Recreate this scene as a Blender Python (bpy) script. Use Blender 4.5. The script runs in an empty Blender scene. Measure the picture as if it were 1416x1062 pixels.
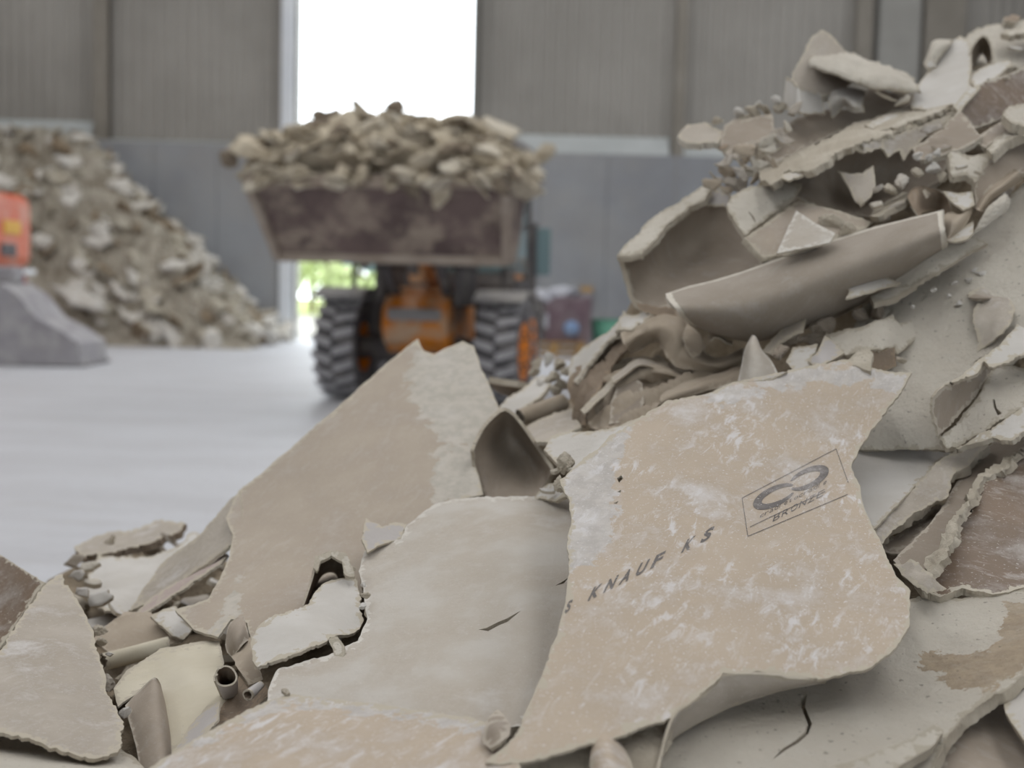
import bpy, bmesh, math, random
import numpy as np
from mathutils import Vector, Matrix, noise
from mathutils.geometry import delaunay_2d_cdt

# ------------------------------------------------------------------ camera, world, light, exposure
sc = bpy.context.scene
COL = sc.collection
F = 1700.0                       # focal length in pixels of the 1416 x 1062 frame
CAM = np.array([0.0, 0.0, 1.3])
PITCH, ROLL = 4.5, 1.4
Rm = Matrix.Rotation(math.radians(90 - PITCH), 3, 'X') @ Matrix.Rotation(math.radians(ROLL), 3, 'Z')
RN = np.array(Rm)
cam_d = bpy.data.cameras.new('camera')
cam_d.sensor_width = 36.0
cam_d.lens = F / 1416 * 36.0
cam_d.clip_start = 0.05
cam_d.clip_end = 500
cam_d.dof.use_dof = True
cam_d.dof.focus_distance = 1.46
cam_d.dof.aperture_fstop = 3.7
cam = bpy.data.objects.new('camera', cam_d)
cam.matrix_world = Matrix.Translation(CAM) @ Rm.to_4x4()
COL.objects.link(cam)
sc.camera = cam

w = bpy.data.worlds.new('overcast_sky')
sc.world = w
w.use_nodes = True
bg = w.node_tree.nodes['Background']
bg.inputs[0].default_value = (0.90, 0.96, 1.0, 1)
bg.inputs[1].default_value = 5.2

SKYLIGHT = [(-11.0, 2.6), (-3.6, 2.6), (3.6, 2.6), (9.2, 2.2)]      # x centre, width of the roof light strips
SKY_Y0, SKY_Y1 = -8.0, 26.5
ROOF_Z = 11.0
for i, (sx, sw) in enumerate(SKYLIGHT):
    ld = bpy.data.lights.new('skylight_light', 'AREA')
    ld.shape = 'RECTANGLE'
    ld.size = sw
    ld.size_y = SKY_Y1 - SKY_Y0
    ld.energy = math.pi * sw * (SKY_Y1 - SKY_Y0) * 3.3
    ld.color = (1.0, 0.985, 0.985)
    lo = bpy.data.objects.new('skylight_light', ld)
    lo.location = (sx, (SKY_Y0 + SKY_Y1) / 2, ROOF_Z - 0.12)
    COL.objects.link(lo)

sc.view_settings.view_transform = 'Standard'
sc.view_settings.look = 'None'
sc.view_settings.gamma = 1.0
sc.view_settings.use_curve_mapping = False
sc.view_settings.exposure = -0.2

# ------------------------------------------------------------------ helpers
random.seed(7)
RNG = np.random.default_rng(7)

def P(px, py, d):
    """photo ray (px, py) at depth d along the view axis -> world point"""
    v = np.array([(px - 708) / F * d, -(py - 531) / F * d, -d])
    return CAM + RN @ v

def Pn(xy, d):
    v = np.stack([(xy[:, 0] - 708) / F * d, -(xy[:, 1] - 531) / F * d, -d], 1)
    return CAM + v @ RN.T

def tag(o, label=None, cat=None, group=None, kind=None):
    if label: o['label'] = label
    if cat: o['category'] = cat
    if group: o['group'] = group
    if kind: o['kind'] = kind
    return o

def link(name, me, mats, parent=None):
    o = bpy.data.objects.new(name, me)
    COL.objects.link(o)
    if mats is not None and len(me.materials) == 0:
        for m in (mats if isinstance(mats, (list, tuple)) else [mats]):
            me.materials.append(m)
    if parent: o.parent = parent
    return o

def empty(name, loc=(0, 0, 0), rz=0.0):
    o = bpy.data.objects.new(name, None)
    o.empty_display_size = 0.1
    COL.objects.link(o)
    o.location = loc
    o.rotation_euler = (0, 0, rz)
    return o

def pydata(name, v, f, uv=None, smooth=None, mi=None, attrs=None):
    me = bpy.data.meshes.new(name)
    me.from_pydata([tuple(p) for p in v], [], [tuple(int(i) for i in q) for q in f])
    n = len(me.polygons)
    if mi is not None:
        me.polygons.foreach_set('material_index', np.asarray(mi, dtype=np.int32)[:n])
    if smooth is not None:
        me.polygons.foreach_set('use_smooth', np.asarray(smooth, dtype=bool)[:n])
    if uv is not None:
        lay = me.uv_layers.new(name='UVMap')
        li = np.empty(len(me.loops), dtype=np.int32)
        me.loops.foreach_get('vertex_index', li)
        lay.data.foreach_set('uv', np.asarray(uv, dtype=np.float32)[li].ravel())
    if attrs:
        for k, a in attrs.items():
            at = me.attributes.new(k, 'FLOAT', 'POINT')
            at.data.foreach_set('value', np.asarray(a, dtype=np.float32))
    me.update()
    return me

def fnoise(p, s, seed=0.0):
    """vectorised smooth value noise (sum of sines, cheap), p: N x 3"""
    out = np.zeros(len(p))
    r = np.random.default_rng(int(seed * 1000) + 5)
    for k in range(7):
        a = r.normal(size=3)
        a /= np.linalg.norm(a)
        fr = s * (0.7 + 0.22 * k)
        out += np.sin(p @ a * fr * 6.283 + r.uniform(0, 6.28) + 1.7 * np.sin(p @ np.roll(a, 1) * fr * 4.1 + r.uniform(0, 6.28))) / (1 + 0.35 * k)
    return out / 3.2

# --- materials -----------------------------------------------------
def rgb(h):
    """sRGB 0-255 -> linear"""
    return tuple(((c / 255) / 12.92 if c / 255 <= 0.04045 else ((c / 255 + 0.055) / 1.055) ** 2.4) for c in h) + (1.0,)

class NT:
    def __init__(s, name):
        s.m = bpy.data.materials.new(name)
        s.m.use_nodes = True
        s.t = s.m.node_tree
        s.b = s.t.nodes['Principled BSDF']
        s.b.inputs['Specular IOR Level'].default_value = 0.25
    def n(s, k, **kw):
        q = s.t.nodes.new(k)
        for a, b in kw.items(): setattr(q, a, b)
        return q
    def l(s, a, b): s.t.links.new(a, b)
    def mapping(s, src, scale=(1, 1, 1), rot=0.0):
        mp = s.n('ShaderNodeMapping')
        mp.inputs['Scale'].default_value = scale
        mp.inputs['Rotation'].default_value = (0, 0, rot)
        s.l(src, mp.inputs['Vector'])
        return mp.outputs[0]
    def noise(s, vec, scale, detail=4, rough=0.55, lo=0.4, hi=0.6, dist=0.0):
        q = s.n('ShaderNodeTexNoise')
        q.inputs['Scale'].default_value = scale
        q.inputs['Detail'].default_value = detail
        q.inputs['Roughness'].default_value = rough
        q.inputs['Distortion'].default_value = dist
        s.l(vec, q.inputs['Vector'])
        r = s.n('ShaderNodeMapRange')
        r.interpolation_type = 'SMOOTHSTEP'
        r.inputs[1].default_value = lo
        r.inputs[2].default_value = hi
        s.l(q.outputs[0], r.inputs[0])
        return r.outputs[0]
    def math(s, op, a, b=None):
        q = s.n('ShaderNodeMath', operation=op)
        for i, x in enumerate((a, b)):
            if x is None: continue
            if isinstance(x, (int, float)): q.inputs[i].default_value = x
            else: s.l(x, q.inputs[i])
        return q.outputs[0]
    def mix(s, fac, a, b):
        q = s.n('ShaderNodeMix', data_type='RGBA')
        for i, x in ((0, fac), (6, a), (7, b)):
            if isinstance(x, (int, float)): q.inputs[i].default_value = x
            elif isinstance(x, tuple): q.inputs[i].default_value = x
            else: s.l(x, q.inputs[i])
        return q.outputs[2]
    def bump(s, h, strength, dist):
        q = s.n('ShaderNodeBump')
        q.inputs['Strength'].default_value = strength
        q.inputs['Distance'].default_value = dist
        s.l(h, q.inputs['Height'])
        s.l(q.outputs[0], s.b.inputs['Normal'])
    def color(s, c):
        if isinstance(c, tuple): s.b.inputs['Base Color'].default_value = c
        else: s.l(c, s.b.inputs['Base Color'])
        return s

def board_mat(name, base, base2, dust=(196, 192, 188), streak=0.5, specks=0.5, cloud=0.4, rot=0.9,
              rim=(186, 178, 162), peel=(176, 170, 162), rough=0.85, bumpy=0.4, spec=0.25, bscale=1.0, pits=0.0, rimw=0.012, rimc=0.0):
    """paper or gypsum face: blotches, dust cloud, oriented scuffs, specks, torn pale rim, peeled patches"""
    s = NT(name)
    uv = s.n('ShaderNodeUVMap', uv_map='UVMap').outputs[0]
    col = s.mix(s.noise(uv, 9, 4, lo=0.35, hi=0.65), rgb(base), rgb(base2))
    pe = s.n('ShaderNodeAttribute', attribute_name='peel').outputs['Fac']
    pn = s.noise(uv, 34, 7, 0.7, 0.25, 0.75)
    pf = s.math('SMOOTHSTEP', 0.0) if False else s.math('GREATER_THAN', s.math('ADD', pe, s.math('MULTIPLY', s.math('SUBTRACT', pn, 0.5), 0.5)), 0.5)
    pcol = s.mix(s.noise(uv, 40, 5, 0.65, 0.38, 0.62), rgb(peel), rgb(tuple(int(c * 0.93) for c in peel)))
    col = s.mix(pf, col, pcol)
    d = rgb(dust)
    if cloud > 0:
        c1 = s.noise(uv, 9, 7, 0.72, 0.48, 0.74)
        col = s.mix(s.math('MULTIPLY', c1, cloud), col, d)
    if streak > 0:
        m = s.mapping(s.mapping(uv, (1, 1, 1), rot), (26, 70, 1))
        st = s.noise(m, 1.0, 6, 0.68, 0.50, 0.63, 0.6)
        gate = s.noise(uv, 8.0, 5, 0.6, 0.39, 0.64)
        col = s.mix(s.math('MULTIPLY', s.math('MULTIPLY', st, gate), streak), col, d)
        m2 = s.mapping(s.mapping(uv, (1, 1, 1), rot + 0.15), (60, 170, 1))
        st2 = s.noise(m2, 1.0, 4, 0.65, 0.60, 0.72, 0.6)
        col = s.mix(s.math('MULTIPLY', st2, min(1.0, streak * 0.85)), col, d)
    if specks > 0:
        sp = s.noise(uv, 260, 2, 0.5, 0.64, 0.70)
        col = s.mix(s.math('MULTIPLY', sp, specks), col, d)
    if pits > 0:
        pt = s.noise(uv, 120, 2, 0.5, 0.66, 0.72)
        col = s.mix(s.math('MULTIPLY', pt, pits), col, rgb((110, 103, 92)))
    ed = s.n('ShaderNodeAttribute', attribute_name='edge').outputs['Fac']
    en = s.noise(uv, 75, 4, 0.6, 0.2, 0.8)
    rimf = s.math('LESS_THAN', ed, s.math('MULTIPLY', s.math('ADD', s.math('MULTIPLY', s.math('POWER', en, 2.0), 1.0 - rimc), rimc), rimw))
    col = s.mix(rimf, col, rgb(rim))
    s.color(col)
    s.b.inputs['Roughness'].default_value = rough
    s.b.inputs['Specular IOR Level'].default_value = spec
    h = s.n('ShaderNodeTexNoise')
    h.inputs['Scale'].default_value = 48 * bscale
    h.inputs['Detail'].default_value = 9
    h.inputs['Roughness'].default_value = 0.68
    s.l(uv, h.inputs['Vector'])
    s.bump(h.outputs[0], bumpy, 0.006)
    return s.m

def plain_mat(name, base, base2=None, scale=6.0, rough=0.8, bump=0.0, bscale=30.0, spec=0.25, metal=0.0, coords='Object', dustc=None, dust=0.0, dscale=3.0):
    s = NT(name)
    tc = s.n('ShaderNodeTexCoord').outputs[coords]
    col = rgb(base)
    if base2: col = s.mix(s.noise(tc, scale, 5, 0.6, 0.35, 0.65), rgb(base), rgb(base2))
    if dust > 0: col = s.mix(s.math('MULTIPLY', s.noise(tc, dscale, 6, 0.7, 0.42, 0.62), dust), col, rgb(dustc))
    s.color(col)
    s.b.inputs['Roughness'].default_value = rough
    s.b.inputs['Specular IOR Level'].default_value = spec
    s.b.inputs['Metallic'].default_value = metal
    if bump > 0:
        h = s.n('ShaderNodeTexNoise')
        h.inputs['Scale'].default_value = bscale
        h.inputs['Detail'].default_value = 6
        h.inputs['Roughness'].default_value = 0.65
        s.l(tc, h.inputs['Vector'])
        s.bump(h.outputs[0], bump, 0.02)
    return s.m

M = {}
ROT = -1.15
M['kraft'] = board_mat('kraft_scuffed', (187, 173, 156), (178, 164, 147), dust=(212, 210, 210), streak=0.85, specks=0.75, cloud=0.7, rot=ROT, peel=(194, 189, 183))
M['kraft_plain'] = board_mat('kraft_plain', (175, 164, 150), (167, 155, 141), dust=(204, 201, 198), streak=0.16, specks=0.3, cloud=0.3, rot=ROT, peel=(190, 184, 174), bumpy=0.2)
M['kraft_dark'] = board_mat('kraft_dark', (124, 105, 87), (108, 91, 75), dust=(194, 189, 184), streak=0.45, specks=0.6, cloud=0.6, rot=0.5, rough=0.5, spec=0.5, bumpy=0.25)
M['back'] = board_mat('paper_back', (162, 151, 138), (147, 136, 123), rim=(182, 173, 160), streak=0.15, specks=0.15, cloud=0.25, bumpy=0.25)
M['roll'] = board_mat('rolled_paper_lit_rim', (162, 153, 142), (144, 134, 121), rim=(206, 200, 188), streak=0.15, specks=0.15, cloud=0.35, bumpy=0.25, rimw=0.012, rimc=0.75)  # pale rim paints the light caught along the roll's upper edge
M['crumple'] = board_mat('crumpled_paper', (172, 160, 144), (158, 145, 128), rim=(176, 164, 148), streak=0.1, specks=0.1, cloud=0.15, bumpy=0.2)
M['brown'] = board_mat('paper_brown', (144, 129, 113), (128, 114, 99), rim=(150, 134, 116), streak=0.1, specks=0.2, cloud=0.15, bumpy=0.3)
M['grey'] = board_mat('paper_grey', (194, 189, 181), (178, 168, 154), dust=(208, 206, 203), streak=0.15, specks=0.3, cloud=0.6, rot=ROT, bumpy=0.55, rim=(206, 202, 194))
M['greytan'] = board_mat('paper_grey_tan', (182, 174, 163), (163, 153, 140), dust=(212, 210, 208), streak=0.2, specks=0.3, cloud=0.9, rot=ROT, bumpy=0.5)
M['gyp'] = board_mat('gypsum_face', (210, 204, 192), (198, 191, 178), dust=(214, 211, 204), streak=0.12, specks=0.15, cloud=0.35, peel=(180, 164, 142), bumpy=1.3, pits=0.55)
M['core'] = board_mat('gypsum_core', (200, 192, 177), (182, 172, 155), streak=0.0, specks=0.2, cloud=0.1, bumpy=1.0, bscale=1.8, pits=0.5)
M['white'] = board_mat('paper_white', (203, 200, 195), (192, 188, 181), streak=0.1, specks=0.15, cloud=0.3, bumpy=0.4)
M['lilac'] = board_mat('paper_lilac', (184, 180, 178), (174, 169, 166), streak=0.1, specks=0.15, cloud=0.2, bumpy=0.2)
M['cream'] = board_mat('paper_cream', (202, 195, 177), (192, 184, 164), streak=0.1, specks=0.1, cloud=0.15, bumpy=0.2)
M['pink'] = board_mat('paper_pink', (186, 170, 165), (174, 158, 153), streak=0.1, specks=0.1, cloud=0.2, bumpy=0.2)
M['ink'] = board_mat('print_ink', (108, 104, 102), (118, 113, 110), dust=(204, 200, 198), streak=0.45, specks=0.75, cloud=0.7, rot=ROT)
M['rubble'] = plain_mat('rubble_dust', (186, 180, 166), (162, 154, 138), 14, 0.95, 0.8, 60)
M['rubblew'] = plain_mat('rubble_pale', (216, 214, 208), (200, 195, 186), 14, 0.95, 0.8, 60)
M['rubbleb'] = plain_mat('rubble_brown', (150, 134, 113), (120, 106, 88), 14, 0.95, 0.8, 60)

# --- traced sheets: an outline on its own inclined / bent plane, with thickness -----
def surf(ctrl):
    c = np.array(ctrl, dtype=float)
    x = c[:, :2] / 1000.0
    v = 1.0 / c[:, 2]
    n = len(c)
    if n <= 3:
        A = np.c_[np.ones(n), x]
        k = np.linalg.lstsq(A, v, rcond=None)[0]
        return lambda q: np.c_[np.ones(len(q)), q / 1000.0] @ k
    def U(r2): return 0.5 * r2 * np.log(r2 + 1e-12)
    K = U(((x[:, None] - x[None]) ** 2).sum(-1)) + np.eye(n) * 1e-5
    A = np.c_[np.ones(n), x]
    L = np.block([[K, A], [A.T, np.zeros((3, 3))]])
    sol = np.linalg.solve(L, np.r_[v, 0, 0, 0])
    def f(q):
        qq = q / 1000.0
        return U(((qq[:, None] - x[None]) ** 2).sum(-1)) @ sol[:n] + np.c_[np.ones(len(q)), qq] @ sol[n:]
    return f

def inside(pts, poly):
    poly = np.asarray(poly, dtype=float)
    r = np.zeros(len(pts), bool)
    a = poly
    b = np.roll(poly, -1, 0)
    for (x1, y1), (x2, y2) in zip(a, b):
        c = ((y1 > pts[:, 1]) != (y2 > pts[:, 1]))
        if y1 != y2:
            r ^= c & (pts[:, 0] < (x2 - x1) * (pts[:, 1] - y1) / (y2 - y1) + x1)
    return r

def segdist(pts, poly):
    poly = np.asarray(poly, dtype=float)
    best = np.full(len(pts), 1e9)
    b = np.roll(poly, -1, 0)
    for p, q in zip(poly, b):
        e = q - p
        L = e @ e + 1e-9
        t = np.clip(((pts - p) @ e) / L, 0, 1)
        dd = pts - (p + t[:, None] * e)
        best = np.minimum(best, (dd ** 2).sum(1))
    return np.sqrt(best)

def tear_line(poly, amp, step, rng):
    """closed polyline -> finer, ragged polyline"""
    out = []
    poly = np.asarray(poly, dtype=float)
    n = len(poly)
    for i in range(n):
        p, q = poly[i], poly[(i + 1) % n]
        L = np.linalg.norm(q - p)
        k = max(1, int(L / step))
        nn = np.array([-(q - p)[1], (q - p)[0]]) / (L + 1e-9)
        ph = rng.uniform(0, 6.28, 3)
        for j in range(k):
            t = j / k
            s = t * L
            env = min(1.0, min(s, L - s) / 6.0) if L > 1 else 0
            o = amp * (0.55 * math.sin(s / 17 + ph[0]) + 0.45 * math.sin(s / 7.3 + ph[1]) + 0.8 * rng.normal() * 0.55)
            out.append(p + (q - p) * t + nn * o * env)
    return np.array(out)

FG_MIN = []          # samples of the undersides of the heap's pieces: they carry the mound below

def sheet(name, label, cat, outline, ctrl, mats=('kraft', 'back', 'core'), t=0.002, tear=1.6, step=9.0, bump=0.0015, bfreq=7.0,
          peel=(), holes=(), crumple=0.0, cfreq=9.0, cdir=None, group=None, seed=None, parent=None, mound=True, sub=None):
    sd = seed if seed is not None else (abs(hash(label)) % 1000 if False else sum(ord(c) * (i + 3) for i, c in enumerate(label)) % 997)
    rng = np.random.default_rng(sd)
    f = surf(ctrl)
    ol = tear_line(outline, tear, max(2.6, step * 0.45), rng)
    lo, hi = ol.min(0), ol.max(0)
    gx = np.arange(lo[0], hi[0], step)
    gy = np.arange(lo[1], hi[1], step * 0.87)
    g = np.array([(x + (step / 2 if j % 2 else 0), y) for j, y in enumerate(gy) for x in gx]) if len(gx) and len(gy) else np.zeros((0, 2))
    if len(g):
        g = g + rng.uniform(-0.18, 0.18, g.shape) * step
        g = g[inside(g, ol)]
    if len(g): g = g[segdist(g, ol) > step * 0.42]
    verts = [Vector(p) for p in ol]
    n0 = len(verts)
    edges = [(i, (i + 1) % n0) for i in range(n0)]
    hl = []
    for h in holes:
        hp = np.asarray(h, dtype=float)
        s0 = len(verts)
        verts += [Vector(p) for p in hp]
        edges += [(s0 + i, s0 + (i + 1) % len(hp)) for i in range(len(hp))]
        hl.append(hp)
        if len(g): g = g[segdist(g, hp) > 2.0]
    if len(g): verts += [Vector(p) for p in g]
    vo, eo, fo, *_ = delaunay_2d_cdt(verts, edges, [], 1, 1e-4)
    xy = np.array([(v.x, v.y) for v in vo])
    fa = np.array([q for q in fo if len(q) == 3], dtype=int)
    cen = xy[fa].mean(1)
    keep = inside(cen, ol)
    for hp in hl: keep &= ~inside(cen, hp)
    fa = fa[keep]
    d = 1.0 / f(xy)
    p = Pn(xy, d)
    # orient to camera
    def nrm(p):
        fn = np.cross(p[fa[:, 1]] - p[fa[:, 0]], p[fa[:, 2]] - p[fa[:, 0]])
        vn = np.zeros_like(p)
        for k in range(3): np.add.at(vn, fa[:, k], fn)
        return fn, vn / (np.linalg.norm(vn, axis=1, keepdims=True) + 1e-12)
    fn, vn = nrm(p)
    flip = ((fn * (CAM - p[fa[:, 0]])).sum(1) < 0)
    fa[flip] = fa[flip][:, ::-1]
    fn, vn = nrm(p)
    if bump > 0 or crumple > 0:
        nz = bump * fnoise(p, bfreq, sd * 0.01)
        if crumple > 0:
            pc = p
            if cdir is not None:
                ax_ = np.array(P(cdir[1][0], cdir[1][1], cdir[1][2])) - np.array(P(cdir[0][0], cdir[0][1], cdir[0][2]))
                ax_ /= np.linalg.norm(ax_)
                pc = p - np.outer(p @ ax_, ax_) * 0.78
            nz = nz + crumple * (1 - 2 * np.abs(fnoise(pc, cfreq, sd * 0.013 + 3))) + 0.45 * crumple * (1 - 2 * np.abs(fnoise(pc, cfreq * 2.1, sd * 0.017 + 9)))
        p = p + vn * nz[:, None]
        fn, vn = nrm(p)
    # planar uv in metres
    c0 = p.mean(0)
    nn = fn.sum(0)
    nn /= np.linalg.norm(nn)
    e1 = np.cross(np.array([0, 1.0, 0.35]), nn)
    e1 /= np.linalg.norm(e1)
    e2 = np.cross(nn, e1)
    off = rng.uniform(0, 20, 2)
    uvf = lambda q: np.stack([(q - c0) @ e1 + off[0], (q - c0) @ e2 + off[1]], 1)
    N = len(p)
    # boundary edges
    ec = {}
    for tri in fa:
        for a, b in ((tri[0], tri[1]), (tri[1], tri[2]), (tri[2], tri[0])):
            ec[(a, b)] = ec.get((a, b), 0) + 1
    bd = [(a, b) for (a, b) in ec if (b, a) not in ec]
    bv = sorted({a for e in bd for a in e})
    bix = {v: i for i, v in enumerate(bv)}
    back = p - vn * t
    allv = [p, back]
    tris = [fa, fa[:, ::-1] + N]
    quads = []
    if t > 0.004:                    # thick board: a broken, uneven edge
        nb = len(bv)
        rows = [list(bv)]
        for k, fr in enumerate((0.33, 0.67)):
            q0 = p[bv] * (1 - fr) + back[bv] * fr
            jit = np.stack([fnoise(q0, 38, sd * 0.01 + a + 3 * k) for a in range(3)], 1) * t * 0.22 + rng.normal(size=(nb, 3)) * t * 0.05
            allv.append(q0 + jit)
            rows.append([2 * N + k * nb + i for i in range(nb)])
        rows.append([v + N for v in bv])
        for a, b in bd:
            for r0, r1 in zip(rows, rows[1:]): quads.append((r0[bix[a]], r1[bix[a]], r1[bix[b]], r0[bix[b]]))
    else:
        for a, b in bd: quads.append((a, a + N, b + N, b))
    V = np.concatenate(allv)
    edge = segdist(xy, ol) * d / F
    pv = np.zeros(N)
    for pol in peel:
        ins = inside(xy, pol)
        dd = segdist(xy, pol) / 26.0
        pv = np.maximum(pv, np.clip(0.5 + np.where(ins, dd, -dd) * 0.5, 0, 1))
    ext = len(V) - N
    at_edge = np.r_[edge, edge, np.ones(len(V) - 2 * N)]
    at_edge[N:] = 1.0
    faces = [tuple(q) for q in tris[0]] + [tuple(q) for q in tris[1]] + quads
    nt = len(fa)
    mi = [0] * nt + [1] * nt + [2] * len(quads)
    sm = [True] * (2 * nt + len(quads))
    me = pydata(name, V, faces, uvf(V), sm, mi, {'edge': at_edge, 'peel': np.r_[pv, np.zeros(ext)]})
    shp = {(min(a, b), max(a, b)) for a, b in bd} | {(min(a, b) + N, max(a, b) + N) for a, b in bd}
    ev = np.empty(len(me.edges) * 2, dtype=np.int32)
    me.edges.foreach_get('vertices', ev)
    ev = np.sort(ev.reshape(-1, 2), 1)
    sa = me.attributes.new('sharp_edge', 'BOOLEAN', 'EDGE')
    sa.data.foreach_set('value', np.array([(int(a), int(b)) in shp for a, b in ev], dtype=bool))
    o = link(name, me, [M[k] for k in mats], parent)
    if label and not parent: tag(o, label, cat, group)
    if mound: FG_MIN.append(back[::3])
    o_info = dict(f=f, uvf=uvf, n=nn, obj=o)
    return o_info

def cr(P0, n):
    """Catmull-Rom through rows of points P0 (k x m x 3) along axis 0 -> n samples"""
    k = len(P0)
    if k == 2:
        tt = np.linspace(0, 1, n)[:, None, None]
        return P0[0][None] * (1 - tt) + P0[1][None] * tt
    E = np.concatenate([2 * P0[:1] - P0[1:2], P0, 2 * P0[-1:] - P0[-2:-1]])
    out = []
    for s in np.linspace(0, k - 1 - 1e-9, n):
        i = int(s)
        u = s - i
        a, b, c, e = E[i], E[i + 1], E[i + 2], E[i + 3]
        out.append(0.5 * (2 * b + (c - a) * u + (2 * a - 5 * b + 4 * c - e) * u * u + (3 * b - a - 3 * c + e) * u ** 3))
    return np.array(out)

def loft(name, label, cat, rows, mats=('back', 'back', 'core'), t=0.0025, nu=20, nv=28, tear=0.004, bump=0.001, crumple=0.0, cfreq=10.0,
         group=None, parent=None, mound=True, world=False, sgn=None):
    """curled / folded / rolled sheet through a grid of points (photo ray + depth)"""
    sd = sum(ord(c) * (i + 3) for i, c in enumerate(label or name)) % 997
    rng = np.random.default_rng(sd)
    G = np.array([[(q if world else P(*q)) for q in r] for r in rows], dtype=float)
    G = cr(G, nu)
    G = cr(G.transpose(1, 0, 2), nv).transpose(1, 0, 2)
    # ragged borders: slide border points along the surface
    if tear > 0:
        for side in range(4):
            H = G if side < 2 else G.transpose(1, 0, 2)
            r, s = (0, 1) if side % 2 == 0 else (-1, -2)
            dv = H[s] - H[r]
            L = np.linalg.norm(dv, axis=1, keepdims=True) + 1e-9
            k = np.cumsum(rng.normal(size=len(dv)))
            k = k - np.linspace(k[0], k[-1], len(k))
            k = np.abs(k) * 0.4 + rng.uniform(0, 1, len(dv))
            H[r] += dv / L * np.minimum(k[:, None] * tear, L * 0.7)
    p = G.reshape(-1, 3)
    du = np.gradient(G, axis=0)
    dv = np.gradient(G, axis=1)
    vn = np.cross(du, dv).reshape(-1, 3)
    vn /= np.linalg.norm(vn, axis=1, keepdims=True) + 1e-12
    if sgn is None: sgn = -1 if ((vn * (CAM - p)).sum(1)).mean() < 0 else 1
    vn = vn * sgn
    nz = bump * fnoise(p, 8, sd * 0.01)
    if crumple > 0: nz = nz + crumple * (1 - 2 * np.abs(fnoise(p, cfreq, sd * 0.013 + 3))) + 0.5 * crumple * (1 - 2 * np.abs(fnoise(p, cfreq * 2.1, sd * 0.017 + 9)))
    p = p + vn * nz[:, None]
    N = len(p)
    idx = np.arange(N).reshape(nu, nv)
    q = np.stack([idx[:-1, :-1], idx[1:, :-1], idx[1:, 1:], idx[:-1, 1:]], -1).reshape(-1, 4)
    if sgn < 0: q = q[:, ::-1]
    back = p - vn * t
    V = np.concatenate([p, back])
    loop = list(idx[0, :]) + list(idx[1:, -1]) + list(idx[-1, :-1][::-1]) + list(idx[1:-1, 0][::-1])
    rim = [(a, b, b + N, a + N) for a, b in zip(loop, loop[1:] + loop[:1])]
    if sgn > 0: rim = [r[::-1] for r in rim]
    lu = np.concatenate([[0], np.cumsum(np.linalg.norm(np.diff(G[:, nv // 2], axis=0), axis=1))])
    lv = np.concatenate([[0], np.cumsum(np.linalg.norm(np.diff(G[nu // 2], axis=0), axis=1))])
    uv = np.stack(np.meshgrid(lu, lv, indexing='ij'), -1).reshape(-1, 2) + rng.uniform(0, 20, 2)
    ed = np.minimum(np.minimum(lu[:, None], lu[-1] - lu[:, None]), np.minimum(lv[None], lv[-1] - lv[None])).reshape(-1)
    nq = len(q)
    faces = [tuple(a) for a in q] + [tuple(a[::-1] + N) for a in q] + rim
    me = pydata(name, V, faces, np.r_[uv, uv], [True] * (2 * nq) + [False] * len(rim), [0] * nq + [1] * nq + [2] * len(rim),
                {'edge': np.r_[ed, np.ones(N)], 'peel': np.zeros(2 * N)})
    o = link(name, me, [M[k] for k in mats], parent)
    if label and not parent: tag(o, label, cat, group)
    if mound and not world: FG_MIN.append(back[::3])
    return o

# --- broken lumps ---------------------------------------------------
ICO = {}
for lv in (1, 2, 3):
    b = bmesh.new()
    bmesh.ops.create_icosphere(b, subdivisions=lv + 1, radius=1.0)
    ICO[lv] = (np.array([v.co[:] for v in b.verts]), [[v.index for v in q.verts] for q in b.faces])
    b.free()

def chunk_mesh(name, seed, scale=(1, 1, 1), lv=2, rough=0.05, planes=9):
    rng = np.random.default_rng(seed)
    D, fc = ICO[lv]
    nrm = rng.normal(size=(planes, 3))
    nrm /= np.linalg.norm(nrm, axis=1, keepdims=True)
    h = rng.uniform(0.42, 0.95, planes)
    dot = D @ nrm.T
    r = np.where(dot > 0.05, h[None] / np.maximum(dot, 0.05), 9).min(1)
    r = np.minimum(r, 1.25)
    r = r * (1 + rough * fnoise(D, 1.4, seed * 0.01) + rough * 0.8 * rng.normal(size=len(D)) * 0.5)
    V = D * r[:, None] * np.array(scale)
    uv = V[:, :2] * 1.0 + V[:, 2:3] * np.array([[0.37, 0.61]])
    return pydata(name, V, fc, uv, [False] * len(fc), None, {'edge': np.ones(len(V)), 'peel': np.zeros(len(V))})

def chunk(name, label, cat, px, py, d, size, mat='core', seed=0, rot=None, lv=3, rough=0.06, group=None, planes=9):
    """size in photo pixels at that depth (3 half-axes) -> metres"""
    s = np.array(size) * d / F
    me = chunk_mesh(name, seed, s, lv, rough, planes)
    o = link(name, me, M[mat])
    o.location = P(px, py, d)
    rr = random.Random(seed)
    o.rotation_euler = rot if rot else (rr.uniform(-.4, .4), rr.uniform(-.4, .4), rr.uniform(0, 6.28))
    tag(o, label, cat, group)
    FG_MIN.append(np.array([P(px, py, d) - np.array([0, 0, min(s) * 0.5])]))
    return o

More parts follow.
